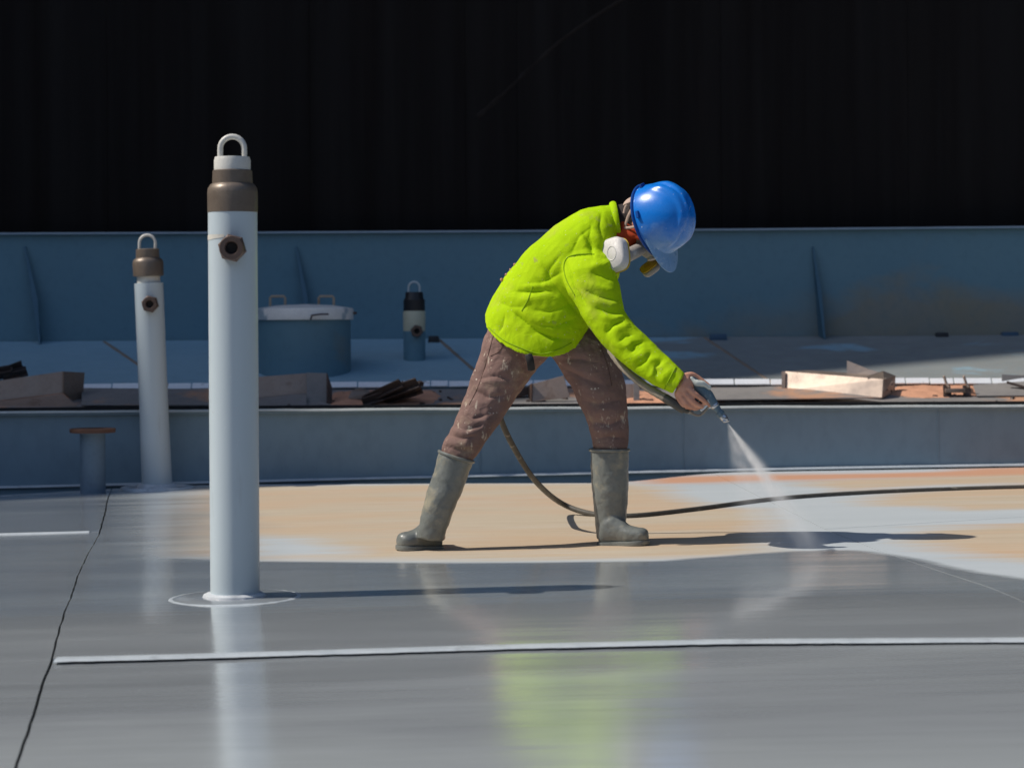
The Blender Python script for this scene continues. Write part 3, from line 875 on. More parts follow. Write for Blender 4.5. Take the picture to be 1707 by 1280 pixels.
# ------------------------------------------------------------------ flanged pipe stub behind the deck edge
fb = Vector(W(155, 822, 13.75)); fb.z = zd(fb.x) - 0.05
qf = fb.y / F
ft = W(155, 714, fb.y).z
stub = empty('pipe_stub', fb, 'short blue pipe with rusty flat flange at the far left deck edge', 'pipe')
MB().lathe(fb, [(21 * qf, 0), (21 * qf, ft - fb.z - 0.03), (24 * qf, ft - fb.z - 0.022)], 36).build('pipe', M['pipe'], stub)
MB().lathe(fb, [(20 * qf, ft - fb.z - 0.026), (37 * qf, ft - fb.z - 0.025), (38 * qf, ft - fb.z - 0.02), (38 * qf, ft - fb.z), (20 * qf, ft - fb.z), (18 * qf, ft - fb.z - 0.06)], 40).build('flange', M['rust'], stub)

# ------------------------------------------------------------------ scrap on the trough
def tz(D):                     # height of the trough plate
    return 0.418 + (D - 14.42) / (15.335 - 14.42) * 0.119
def on_trough(px, py):
    k, sl = (py - HY) * cU.z / F - (px - CX) * cR.z / F, 0.119 / 0.915
    D = min(max((H - 0.418 + 14.42 * sl) / (k + sl), 14.48), 15.28)
    p = W(px, py, D); p.z = tz(D)
    return p
def quad_plate(pts_px, thick=0.008, D=None, lean=0.0, m='steel', parent=None, name='plate', zref=None):
    """steel plate standing at distance D, its outline given corner by corner"""
    ys = [p[1] for p in pts_px]; lo, hi = max(ys), min(ys)
    pts = []
    for (x, y) in pts_px:
        t = (lo - y) / (lo - hi + 1e-6)
        pts.append(W(x, y, D + lean * t))
    return MB().prism(pts, (0, thick, 0)).build(name, M[m], parent, smooth=False, bevel=0.0015)

def scrap(name, px, py, label, cat='scrap metal', D=None):
    p = on_trough(px, py)
    return empty(name, p, label, cat)

# left: trough-shaped steel profile in the shade
s1 = scrap('steel_channel', 60, 676, 'brown steel channel section lying at the left end of the rim', 'steel channel')
Ds = 14.75
quad_plate([(-120, 652), (104, 619), (104, 655), (-120, 682)], 0.01, Ds, 0.05, 'steel', s1, 'web')
MB().prism([W(104, 619, Ds), W(139, 621, Ds + 0.22), W(135, 678, Ds + 0.22), W(104, 655, Ds), ], (0.008, 0.004, 0)).build('end_plate', M['steel'], s1, smooth=False)
MB().prism([W(-120, 682, Ds), W(104, 656, Ds), W(128, 676, Ds - 0.12), W(-100, 690, Ds - 0.12)], (0, 0, -0.008)).build('flange', M['steel'], s1, smooth=False)
s1b = scrap('scrap_pile', 15, 640, 'dark tangle of scrap behind the left steel channel', 'scrap metal')
s1b.location = at_ring(15.45, W(15, 640, 15.45).x, 0.56)
def scrap_bars(parent, pxs, D, m='scrap_dark'):
    for (xa, ya, xb, yb, wd, th) in pxs:
        a, b_ = W(xa, ya, D + random.uniform(-0.05, 0.05)), W(xb, yb, D + random.uniform(-0.1, 0.15))
        ax = (b_ - a); L = ax.length; ax.normalize()
        up = Vector((random.uniform(-0.3, 0.3), -0.6, 0.8)); up = (up - ax * up.dot(ax)).normalized()
        mb = MB().box((a + b_) / 2, (L, wd, th), ax, None, up)
        mb.box((a + b_) / 2 + up * wd * 0.4, (L * 0.97, th, wd * 0.8), ax, None, up)
        mb.build('angle_bar', M[m], parent, smooth=False, bevel=0.0015)
scrap_bars(s1b, [(-40, 640, 38, 610, 0.06, 0.008), (-30, 634, 44, 618, 0.05, 0.008), (5, 632, 46, 622, 0.05, 0.01), (-60, 630, 20, 616, 0.05, 0.008)], 15.45)

# plates left of centre
s2 = scrap('steel_channel', 490, 676, 'grey brown steel channel beside the tall front post', 'steel channel')
Ds = 14.8
quad_plate([(380, 632), (511, 622), (511, 655), (380, 668)], 0.008, Ds + 0.1, 0.05, 'steel', s2, 'web')
quad_plate([(511, 621), (546, 622), (550, 677), (511, 676)], 0.008, Ds, 0.06, 'trough', s2, 'end_plate')
MB().prism([W(380, 669, Ds + 0.1), W(511, 655, Ds + 0.08), W(511, 678, Ds - 0.2), W(380, 681, Ds - 0.2)], (0, 0, -0.006)).build('flange', M['trough'], s2, smooth=False)
MB().prism([W(544, 622, Ds + 0.02), W(552, 646, Ds - 0.02), W(552, 678, Ds - 0.1), W(544, 677, Ds - 0.05)], (0.006, 0.003, 0)).build('side_plate', M['scrap_dark'], s2, smooth=False)

s3 = scrap('scrap_pile', 650, 668, 'dark heap of bent brackets on orange rust left of the worker', 'scrap metal')
scrap_bars(s3, [(608, 672, 700, 640, 0.07, 0.010), (612, 668, 672, 640, 0.06, 0.010), (640, 672, 704, 650, 0.06, 0.012), (640, 664, 690, 652, 0.045, 0.012), (605, 674, 640, 662, 0.06, 0.01), (650, 648, 706, 640, 0.03, 0.012)], 14.72)
MB().prism([W(580, 664, 14.8), W(586, 652, 14.85), W(600, 648, 14.9), (W(616, 654, 14.9)), W(614, 666, 14.8)], (0, 0.05, 0.008)).build('bent_plate', M['steel'], s3, smooth=False, bevel=0.003)

s4 = scrap('steel_angle', 915, 668, 'brown steel angle standing on edge behind the worker between his legs', 'steel angle')
quad_plate([(887, 640), (940, 626), (950, 662), (887, 670)], 0.008, 14.75, 0.04, 'steel', s4, 'web')
MB().prism([W(886, 639, 14.75), W(880, 643, 14.98), W(880, 664, 14.98), W(886, 670, 14.75)], (0.007, 0.003, 0)).build('end_plate', M['scrap_dark'], s4, smooth=False)
MB().box(W(866, 655, 14.95), (0.12, 0.06, 0.05), (0.95, 0.1, 0.25)).build('offcut', M['scrap_dark'], s4, smooth=False, bevel=0.003)
s5 = scrap('steel_angle', 1058, 670, 'small brown steel angle with bright upright edge just behind the front leg', 'steel angle')
quad_plate([(1020, 640), (1056, 640), (1056, 664), (1020, 668)], 0.008, 14.8, 0.03, 'steel', s5, 'web')
quad_plate([(1056, 638), (1066, 638), (1066, 671), (1056, 670)], 0.02, 14.72, 0.02, 'steel_bright', s5, 'edge')

# bright box profile on the right
s6 = scrap('steel_duct', 1395, 664, 'shiny sunlit sheet steel box with raised flap on the right', 'steel box')
Ds = 14.72
MB().prism([W(1309, 619, Ds + 0.38), W(1472, 632, Ds + 0.06), W(1470, 663, Ds), W(1308, 651, Ds + 0.30)], (0, 0.006, 0)).build('front_sheet', M['steel_bright'], s6, smooth=False)
MB().prism([W(1303, 619, Ds + 0.37), W(1309, 619, Ds + 0.37), W(1308, 651, Ds + 0.29), W(1303, 650, Ds + 0.29)], (0, -0.012, 0)).build('folded_edge', M['steel'], s6, smooth=False)
MB().prism([W(1472, 632, Ds + 0.1), W(1492, 626, Ds + 0.32), W(1491, 655, Ds + 0.28), W(1470, 663, Ds)], (0.004, 0.004, 0)).build('end_sheet', M['steel'], s6, smooth=False)
MB().prism([W(1312, 619, Ds + 0.39), W(1472, 631.5, Ds + 0.07), W(1491, 626, Ds + 0.33), W(1345, 617, Ds + 0.56)], (0, 0, -0.006)).build('top_sheet', M['steel_bright'], s6, smooth=False)
MB().prism([W(1412, 628, Ds + 0.40), W(1412, 601, Ds + 0.44), W(1450, 616, Ds + 0.38), W(1492, 628, Ds + 0.31)], (0, 0.006, 0)).build('flap', M['steel_bright'], s6, smooth=False)
MB().prism([W(1444, 629, Ds + 0.10), W(1472, 619, Ds + 0.22), W(1492, 627, Ds + 0.30), W(1474, 633, Ds + 0.10)], (0, 0.004, 0.004)).build('crumpled_corner', M['steel_bright'], s6, smooth=False)
for k, (px, py) in enumerate(((1478, 650), (1487, 640), (1486, 652))):
    MB().sphere(W(px, py, Ds + 0.12), 0.007, nu=8, nv=6).build('rivet', M['scrap_dark'], s6)

s7 = scrap('steel_bracket', 1597, 660, 'small U shaped steel bracket with two bent tabs on orange rust', 'bracket')
Ds = 14.78
for px in (1572, 1605):
    quad_plate([(px, 642), (px + 12, 642), (px + 15, 661), (px + 1, 661)], 0.01, Ds, 0.02, 'scrap_dark', s7, 'side_plate')
    MB().tube(smooth_path([W(px + 10, 645, Ds), W(px + 6, 640, Ds + 0.01), W(px + 2, 628, Ds + 0.02)], 4), 0.009, 8).build('tab', M['steel'], s7)
MB().box(W(1592, 651, Ds - 0.005), (0.13, 0.02, 0.028)).build('crossbar', M['steel'], s7, bevel=0.003)
MB().box(W(1592, 660, Ds + 0.02), (0.15, 0.05, 0.016)).build('base_plate', M['scrap_dark'], s7, bevel=0.003)
quad_plate([(1612, 646), (1622, 648), (1626, 661), (1610, 662)], 0.04, Ds + 0.05, 0.05, 'scrap_dark', s7, 'bent_plate')

s8 = scrap('steel_sheet', 1690, 660, 'grey steel sheet with a dark bar across it at the right edge', 'steel sheet')
MB().prism([W(1628, 661, 14.75), W(1622, 643, 15.1), W(1780, 632, 15.15), W(1790, 660, 14.75)], (0, 0, 0.006)).build('sheet', M['trough'], s8, smooth=False)
MB().box(W(1706, 645, 14.9), (0.22, 0.035, 0.016), (0.9, -0.35, -0.28)).build('bar', M['scrap_dark'], s8, smooth=False, bevel=0.002)
quad_plate([(1670, 624), (1760, 628), (1760, 640), (1670, 636)], 0.006, 15.2, 0.02, 'trough', s8, 'upstand')
s9 = scrap('steel_sheet', 1240, 662, 'flat dull steel sheet lying under the spray gun hand', 'steel sheet')
MB().prism([W(1140, 668, 14.62), W(1165, 650, 15.0), W(1300, 645, 15.1), W(1470, 664, 14.62), ], (0, 0, 0.006)).build('sheet', M['trough'], s9, smooth=False)
s10 = scrap('steel_sheet', 270, 664, 'flat grey steel sheet lying between the two tall posts', 'steel sheet')
MB().prism([W(136, 676, 14.56), W(136, 648, 15.1), W(380, 650, 15.1), W(380, 676, 14.56)], (0, 0, 0.006)).build('sheet', M['trough'], s10, smooth=False)

# heaps of orange rust grit
def heap(pxs, hmax, seed):
    """low heap of grit whose outline follows pixel corners on the trough"""
    poly = [on_trough(x, y) for x, y in pxs]
    P2 = np.array([(p.x, p.y) for p in poly])
    x0, y0 = P2.min(0); x1, y1 = P2.max(0)
    nx = max(8, int((x1 - x0) / 0.018)); ny = max(6, int((y1 - y0) / 0.018))
    X, Y = np.meshgrid(np.linspace(x0, x1, nx), np.linspace(y0, y1, ny))
    sdv = poly_sdf(np.stack([X.ravel(), Y.ravel()], 1), P2)
    vs_ = []
    for (x, y, s_) in zip(X.ravel(), Y.ravel(), sdv):
        nz = mnoise.fractal((x * 9 + seed, y * 9, seed), 1.0, 2.0, 4)
        hgt = hmax * min(1.0, max(-0.4, (s_ + 0.02 * nz) / 0.10)) * (0.75 + 0.6 * nz)
        if s_ < -0.005: hgt = -0.02
        rD = math.hypot(x, y - CY) + CY
        vs_.append((x, y, tz(rD) + hgt))
    fs = [(j * nx + i, j * nx + i + 1, (j + 1) * nx + i + 1, (j + 1) * nx + i) for j in range(ny - 1) for i in range(nx - 1)]
    c = sum((p for p in poly), Vector()) / len(poly)
    ob = MB().add(vs_, fs).build('rust_grit', M['sand'], None, loc=c, fix=False)
    ob['kind'] = 'stuff'
    ob['label'] = 'loose orange rust grit lying in the rim trough'
    ob['category'] = 'grit'
    return ob
heap([(-60, 674), (20, 660), (110, 652), (118, 672), (60, 677), (-60, 680)], 0.03, 1)
heap([(548, 675), (556, 655), (600, 650), (720, 648), (735, 660), (720, 673), (620, 676)], 0.02, 2)
heap([(1020, 672), (1040, 655), (1075, 652), (1110, 660), (1135, 673)], 0.025, 3)
heap([(1180, 672), (1186, 662), (1205, 668), (1215, 673)], 0.018, 4)
heap([(1270, 652), (1300, 642), (1320, 648), (1310, 660)], 0.012, 7)
heap([(1480, 660), (1495, 646), (1540, 640), (1620, 642), (1640, 655), (1630, 664), (1540, 666)], 0.018, 5)

# flakes of scale scattered along the trough
mb = MB()
for k in range(150):
    x = random.uniform(-3.9, 4.2); D = random.uniform(14.5, 15.25)
    p = at_ring(D, x, tz(D) + 0.004)
    a = random.uniform(0, math.pi)
    L = random.uniform(0.012, 0.05)
    mb.box(p, (L, L * random.uniform(0.3, 0.8), random.uniform(0.004, 0.016)), (math.cos(a), math.sin(a), random.uniform(-0.3, 0.3)), (-math.sin(a), math.cos(a), 0), (0, 0, 1), 0.7)
ob = mb.build('scale_flakes', M['scrap_dark'], None, smooth=False, loc=(0, 14.9, 0.45))
tag(ob, 'small dark flakes of scale scattered along the rim trough', 'scale flakes', kind='stuff')

# small blocks on the pontoon top by the rim wall
for px, py, wd, m, lab in ((723, 560, 19, 'cap_black', 'small dark block by the rim wall right of the short post'), (1570, 548, 22, 'cap_black', 'small dark block by the rim wall on the right'), (1197, 554, 30, 'blue_block', 'small blue block by the rim wall right of the helmet'), (1683, 546, 30, 'blue_block', 'blue lump by the rim wall at the right edge')):
    p = W(px, py + 3, 17.05)
    zt = 0.552 + (17.05 - 15.34) / 1.85 * 0.31
    p.z = zt
    ob = MB().box(p + Vector((0, 0, 0.02)), (wd * 17.05 / F, 0.07, 0.05), taper=0.88).build('block', M[m], None, bevel=0.006, loc=p)
    tag(ob, lab, 'block')

# ------------------------------------------------------------------ worker
D0 = 9.86
mpp = D0 / F
def ring(a, b, dy, dep, near=(0, 0), sh=0.0):
    """ellipse whose left and right outline points are pixels a and b; near tilts the side facing the camera"""
    A, B = W(a[0], a[1], D0 + dy), W(b[0], b[1], D0 + dy)
    if sh:
        c_ = (A + B) / 2; L = (A - B).length / 2
        k = max(0.3, (L - sh) / L); A = c_ + (A - c_) * k; B = c_ + (B - c_) * k
        dep = max(0.02, dep - sh)
    nv = W(a[0] + near[0], a[1] + near[1], D0 + dy) - W(a[0], a[1], D0 + dy)
    return ((A + B) / 2, (B - A) / 2, nv + Vector((0, -dep, 0)))

def remeshed(mb, name, m, parent, voxel, smooth_it=6, displace=None, loc=None, fac=0.5):
    """fuse overlapping closed shapes into one continuous surface"""
    me = bpy.data.meshes.new(name + '_raw')
    me.from_pydata(mb.v, [], mb.f)
    bm = bmesh.new(); bm.from_mesh(me)
    bmesh.ops.recalc_face_normals(bm, faces=bm.faces)
    bm.to_mesh(me); bm.free()
    tmp = bpy.data.objects.new(name + '_tmp', me)
    COL.objects.link(tmp)
    rm = tmp.modifiers.new('r', 'REMESH'); rm.mode = 'VOXEL'; rm.voxel_size = voxel
    sm = tmp.modifiers.new('s', 'SMOOTH'); sm.iterations = smooth_it; sm.factor = fac
    dg = bpy.context.evaluated_depsgraph_get(); dg.update()
    out = bpy.data.meshes.new_from_object(tmp.evaluated_get(dg))
    bpy.data.objects.remove(tmp); bpy.data.meshes.remove(me)
    out.name = name
    n = len(out.vertices)
    co = np.empty(n * 3, np.float32); out.vertices.foreach_get('co', co); co = co.reshape(-1, 3).astype(float)
    if displace is not None:
        no = np.empty(n * 3, np.float32); out.vertex_normals.foreach_get('vector', no); no = no.reshape(-1, 3).astype(float)
        co = displace(co, no)
    o = Vector(loc) if loc is not None else origin_of(parent)
    co = co - np.array(o)
    out.vertices.foreach_set('co', co.astype(np.float32).ravel())
    out.polygons.foreach_set('use_smooth', np.ones(len(out.polygons), bool))
    out.update()
    out.materials.clear(); out.materials.append(m)
    ob = bpy.data.objects.new(name, out)
    link(ob, parent)
    if loc is not None: ob.location = Vector(loc) - origin_of(parent)
    return ob

def fold_fn(folds, noise_amp=0.004, noise_scale=(14, 14, 14), seed=0, extra=None, crinkle=0.0):
    def f(co, no):
        px, py = project(co)
        P = np.stack([px, py], 1)
        disp = np.zeros(len(co))
        near = np.clip((-no[:, 1] + 0.25) / 0.5, 0, 1)
        for pl, amp, wid in folds:
            pl = np.array(pl, float)
            best = np.full(len(P), 1e9); tt = np.zeros(len(P))
            seg = np.linalg.norm(np.diff(pl, axis=0), axis=1); tot = seg.sum(); acc = 0
            for i in range(len(pl) - 1):
                e = pl[i + 1] - pl[i]; q = P - pl[i]
                t = np.clip((q @ e) / (e @ e), 0, 1)
                d = np.linalg.norm(q - t[:, None] * e, axis=1)
                u = d < best
                best = np.where(u, d, best); tt = np.where(u, (acc + t * seg[i]) / tot, tt)
                acc += seg[i]
            env = np.clip(np.sin(np.pi * np.clip(tt * 0.9 + 0.05, 0, 1)) * 1.3, 0, 1)
            if amp < 0:      # creases are sharp, the ridges between them round
                disp += amp * 1.0 * np.exp(-best / (wid * 0.9)) * env * near
            else:
                disp += amp * 0.6 * np.exp(-(best / (wid * 1.25)) ** 2) * env * near
        nz = np.array([mnoise.fractal((p[0] * noise_scale[0] + seed, p[1] * noise_scale[1], p[2] * noise_scale[2]), 1.0, 2.1, 3) for p in co])
        disp *= 1.05
        disp += noise_amp * nz
        if crinkle:
            rd = np.array([abs(mnoise.noise((p[0] * 17 + seed, p[1] * 17, p[2] * 11))) + 0.5 * abs(mnoise.noise((p[0] * 33, p[1] * 33 + seed, p[2] * 24))) for p in co])
            wgt = np.clip(np.maximum((py - 440) / 90, (px - 955) / 30), 0.12, 1)
            disp += crinkle * (rd - 0.3) * wgt
        if extra is not None: disp += extra(co, no, px, py)
        return co + no * disp[:, None]
    return f

foot_c = G(880, 914)
head_c = W(1087, 370, D0 - 0.07)             # centre of the helmet rim
hf = Vector((0.24, -0.16, -0.957)).normalized()          # where the face looks
hc = Vector((0.72, -0.62, 0.30)); hc = (hc - hf * hc.dot(hf)).normalized()   # top of the head
hs = hc.cross(hf).normalized()                            # far side of the head
HP = lambda f, s_, c: head_c + hf * f + hs * s_ + hc * c
near_sign = -1.0 if hs.y > 0 else 1.0                     # side towards the camera

TORSO = [((808, 537), (972, 549), 0.0, 0.19, (8, 52)), ((817, 508), (985, 532), 0.0, 0.185, (6, 38)), ((842, 463), (1002, 508), 0.0, 0.18, (3, 20)),
         ((876, 419), (1018, 486), 0.0, 0.185, (0, 8)), ((922, 377), (1028, 472), 0.0, 0.20, (0, 2)), ((968, 350), (1032, 462), 0.0, 0.195, (0, 0)),
         ((1000, 341), (1034, 448), 0.0, 0.15, (0, 0)), ((1022, 340), (1032, 412), 0.0, 0.10, (0, 0))]
HDY = -0.42
ARM = [((930, 425), (1005, 400), -0.11, 0.075), ((937, 455), (1022, 437), -0.18, 0.095), ((946, 488), (1033, 476), -0.22, 0.09), ((968, 528), (1040, 516), -0.26, 0.082),
       ((992, 560), (1058, 541), -0.295, 0.075), ((1020, 590), (1085, 568), -0.33, 0.066), ((1055, 619), (1105, 588), -0.365, 0.06), ((1090, 642), (1125, 606), -0.40, 0.053), ((1121, 657), (1141, 622), HDY, 0.047)]
LARM = [(978, 408, 0.14), (945, 440, 0.20), (915, 478, 0.235), (897, 492, 0.23), (885, 480, 0.18), (872, 468, 0.125)]
LEGA = [((826, 525), (935, 560), 0.01, 0.10), ((805, 566), (918, 592), 0.02, 0.12), ((797, 600), (896, 614), 0.025, 0.118), ((784, 635), (868, 652), 0.005, 0.105),
        ((770, 673), (843, 691), -0.035, 0.095), ((754, 712), (815, 730), -0.11, 0.085), ((738, 740), (795, 758), -0.12, 0.076), ((735, 756), (787, 771), -0.13, 0.066), ((728, 785), (775, 798), -0.13, 0.056)]
LEGB = [((880, 548), (990, 545), 0.02, 0.11), ((908, 580), (1013, 572), 0.01, 0.13), ((927, 606), (1029, 597), -0.005, 0.122), ((949, 640), (1041, 631), -0.02, 0.108),
        ((965, 672), (1046, 665), -0.035, 0.097), ((980, 705), (1047, 700), -0.045, 0.083), ((986, 735), (1049, 733), -0.05, 0.075), ((989, 752), (1044, 752), -0.05, 0.066), ((992, 785), (1038, 785), -0.05, 0.056)]

# --- body: one continuous figure
body = MB()
body.loft([ring(a, b, dy, dp, nr, 0.045) for a, b, dy, dp, nr in TORSO])
body.loft([ring(*r_, sh=0.034) for r_ in ARM] + [ring((1128, 655), (1143, 630), HDY, 0.03)])
body.tube([W(x, y, D0 + dy) for x, y, dy in LARM], [0.06, 0.055, 0.045, 0.04, 0.036, 0.030], 14)
body.loft([ring(*r_, sh=0.02) for r_ in LEGA] + [ring((710, 848), (745, 855), -0.14, 0.035)])
body.loft([ring(*r_, sh=0.02) for r_ in LEGB] + [ring((1000, 845), (1034, 845), -0.04, 0.035)])
body.tube([G(735, 912) + Vector((0, 0, 0.05)), G(700, 912) + Vector((0, -0.03, 0.045)), G(690, 912) + Vector((0, -0.05, 0.032))], [0.024, 0.026, 0.018], 12)
body.tube([W(718, 855, D0 - 0.14), G(728, 912) + Vector((0, 0, 0.05))], [0.032, 0.024], 12)
fB = G(1001, 909); fBd = Vector((0.943, -0.333, 0))
body.tube([fB + fBd * 0.03 + Vector((0, 0, 0.055)), fB + fBd * 0.10 + Vector((0, 0, 0.045)), fB + fBd * 0.17 + Vector((0, 0, 0.035))], [0.014, 0.014, 0.010], 12)
body.tube([W(1016, 850, D0 - 0.04), fB + fBd * 0.04 + Vector((0, 0, 0.055))], [0.03, 0.022], 12)
# neck and head
body.tube([W(1015, 385, D0), W(1035, 384, D0 - 0.005), HP(-0.01, 0, -0.06)], [0.07, 0.062, 0.06], 16)
body.sphere(HP(-0.005, 0, 0.03), (0.098, 0.076, 0.115), hf, hs, hc)
body.sphere(HP(0.035, 0, -0.045), (0.068, 0.062, 0.085), hf, hs, hc)          # face
body.sphere(HP(0.055, 0, -0.105), (0.035, 0.032, 0.028), hf, hs, hc)          # chin
body.tube([HP(0.10, 0, 0.0), HP(0.115, 0, -0.025), HP(0.122, 0, -0.04)], [0.010, 0.012, 0.014], 8)   # nose
body.sphere(HP(0.098, 0, -0.068), (0.012, 0.024, 0.008), hf, hs, hc, 10, 8)   # lips
for s_ in (-1, 1):
    body.sphere(HP(-0.005, s_ * 0.078, -0.02), (0.022, 0.010, 0.033), hf, hs, hc, 12, 8)  # ears
    body.sphere(HP(0.092, s_ * 0.03, 0.002), (0.010, 0.013, 0.010), hf, hs, hc, 10, 8)    # eyes behind the goggles
# right hand holding the gun
Dh = D0 + HDY
hp = lambda x, y, d=0.0: W(x, y, Dh + d)
palm = [((1124, 655), (1143, 625), 0.0, 0.026), ((1124, 659), (1149, 626), 0.0, 0.028), ((1127, 664), (1156, 636), 0.0, 0.026), ((1136, 668), (1157, 648), 0.004, 0.022)]
body.loft([(lambda A, B, c_: ((A + B) / 2, (B - A) / 2, Vector((0, -c_, 0))))(hp(*a, dy), hp(*b, dy), c_) for a, b, dy, c_ in palm], 18)
FING = [([(1145, 645, -0.014), (1160, 658, -0.022), (1173, 668, -0.012), (1183, 676, 0.012)], 0.0115),
        ([(1140, 652, -0.012), (1154, 668, -0.020), (1167, 677, -0.006), (1175, 678, 0.020)], 0.0115),
        ([(1134, 658, -0.008), (1146, 674, -0.014), (1158, 681, 0.002), (1166, 679, 0.026)], 0.0108),
        ([(1129, 661, -0.002), (1138, 675, -0.004), (1149, 681, 0.010), (1157, 677, 0.030)], 0.0095)]
for pl, rr in FING:
    pts = [hp(*p) for p in pl]
    body.tube(smooth_path(pts, 3), [rr * (1.08 - 0.3 * k / 9) * (1.06 if k in (3, 6) else 1.0) for k in range(10)], 10)
body.tube(smooth_path([hp(1138, 629, 0.0), hp(1152, 625, 0.012), hp(1163, 630, 0.016), hp(1174, 638, 0.012), hp(1181, 643, 0.006)], 3), [0.016, 0.0155, 0.015, 0.0145, 0.014, 0.0135, 0.013, 0.0125, 0.012, 0.0115, 0.011, 0.0105, 0.0095], 10)
# left hand resting on the small of the back
pk = W(872, 468, D0 + 0.125)
body.tube([pk, W(864, 462, D0 + 0.09)], [(0.030, 0.02), (0.032, 0.018)], 12)
for k, (xa, ya, xb, yb) in enumerate(((858, 448, 858, 441), (852, 456, 851, 450), (846, 463, 844, 458), (840, 470, 836, 466))):
    body.tube([W(864, 456 + k * 4, D0 + 0.09), W(xa + 3, ya + 2, D0 + 0.05), W(xb, yb, D0 + 0.01)], [0.010, 0.0095, 0.008], 8)
person = remeshed(body, 'person', M['skin'], None, 0.0042, 3, None, loc=foot_c)
tag(person, 'worker in lime green shirt and blue helmet bending over to spray paint the deck', 'person')

# --- shirt
sh = MB()
sh.loft([ring(a, b, dy, dp, nr) for a, b, dy, dp, nr in TORSO], 36)
sh.loft([ring(*r_) for r_ in ARM], 28)
sh.tube([W(x, y, D0 + dy) for x, y, dy in LARM[:5]], [0.092, 0.085, 0.072, 0.062, 0.052], 16)
FS = [([(860, 478), (890, 476), (924, 475)], 0.010, 5), ([(857, 486), (885, 487), (915, 485)], -0.012, 4), ([(832, 486), (866, 501), (912, 492)], 0.010, 7),
      ([(826, 502), (850, 512), (880, 512)], -0.006, 5), ([(848, 515), (872, 534), (893, 552), (920, 563), (950, 566)], -0.020, 6), ([(855, 508), (885, 530), (920, 545), (955, 548)], 0.012, 9),
      ([(842, 522), (838, 542), (830, 556)], -0.008, 4), ([(880, 560), (900, 580), (930, 575)], 0.006, 9), ([(815, 520), (830, 535), (850, 553)], 0.006, 8),
      ([(905, 440), (920, 470), (945, 500), (970, 530)], -0.010, 6), ([(893, 462), (905, 480), (930, 492)], -0.007, 6),
      ([(943, 430), (946, 450), (958, 482), (980, 515)], -0.016, 4), ([(945, 428), (965, 424), (985, 426)], -0.008, 2.5), ([(972, 388), (985, 410), (990, 430)], -0.012, 4), ([(985, 372), (982, 395), (990, 415)], -0.010, 4),
      ([(962, 375), (975, 400), (978, 422)], 0.007, 6), ([(1003, 352), (1000, 375), (1006, 400)], -0.008, 4), ([(985, 440), (1005, 442), (1022, 436)], 0.010, 5), ([(985, 452), (1010, 462), (1025, 468)], -0.012, 5),
      ([(975, 470), (1000, 480), (1026, 486)], 0.010, 5), ([(972, 482), (1000, 494), (1030, 500)], -0.014, 5), ([(980, 497), (1005, 505), (1035, 512)], 0.010, 5), ([(990, 512), (1015, 520), (1038, 523)], -0.012, 5),
      ([(1000, 525), (1020, 532), (1040, 528)], 0.011, 5), ([(1008, 556), (1025, 540), (1040, 533)], -0.015, 4.5), ([(1012, 545), (1030, 548), (1052, 540)], 0.011, 6), ([(1030, 572), (1042, 560), (1056, 558)], -0.009, 3.5),
      ([(1020, 565), (1036, 578), (1066, 568)], 0.010, 5), ([(1052, 588), (1058, 574), (1074, 570)], -0.013, 4), ([(1038, 592), (1062, 596), (1082, 582)], 0.008, 6), ([(1058, 612), (1076, 602), (1086, 586)], -0.010, 3.5), ([(1066, 585), (1084, 600), (1100, 596)], 0.007, 4),
      ([(1096, 628), (1092, 612), (1104, 600)], -0.013, 4.5), ([(1080, 632), (1088, 622), (1094, 606)], 0.008, 4), ([(1102, 646), (1106, 632), (1120, 614)], 0.007, 5),
      ([(940, 452), (905, 470), (868, 474)], -0.007, 4), ([(955, 505), (915, 520), (885, 516)], -0.008, 5), ([(960, 530), (925, 545), (890, 540)], -0.009, 4), ([(935, 425), (915, 450), (912, 472)], -0.006, 4), ([(990, 372), (965, 395), (950, 425)], -0.006, 4),
      ([(880, 400), (900, 430), (905, 455)], 0.005, 8), ([(935, 395), (950, 410), (958, 425)], -0.004, 6)]
shirt = remeshed(sh, 'shirt', M['shirt'], person, 0.005, 9, fold_fn(FS, 0.0045, (7, 7, 7), 3, crinkle=-0.0035))
# collar and seams
mb = MB()
pts = []
for k in range(33):
    a = TWO * k / 32
    c_, u_, v_ = ring((1021, 340), (1031, 412), 0.0, 0.105)
    pts.append(c_ + u_ * math.cos(a) * 1.02 + v_ * math.sin(a) * 1.02)
mb.tube(pts, [(0.010, 0.015)] * 33, 10, round_ends=False)
mb.build('collar', M['shirt'], person)
M['seam_lime'] = painted('shirt_seam', (0.29, 0.46, 0.006), (0.25, 0.40, 0.006), 0.8, 12, spec=0.2)

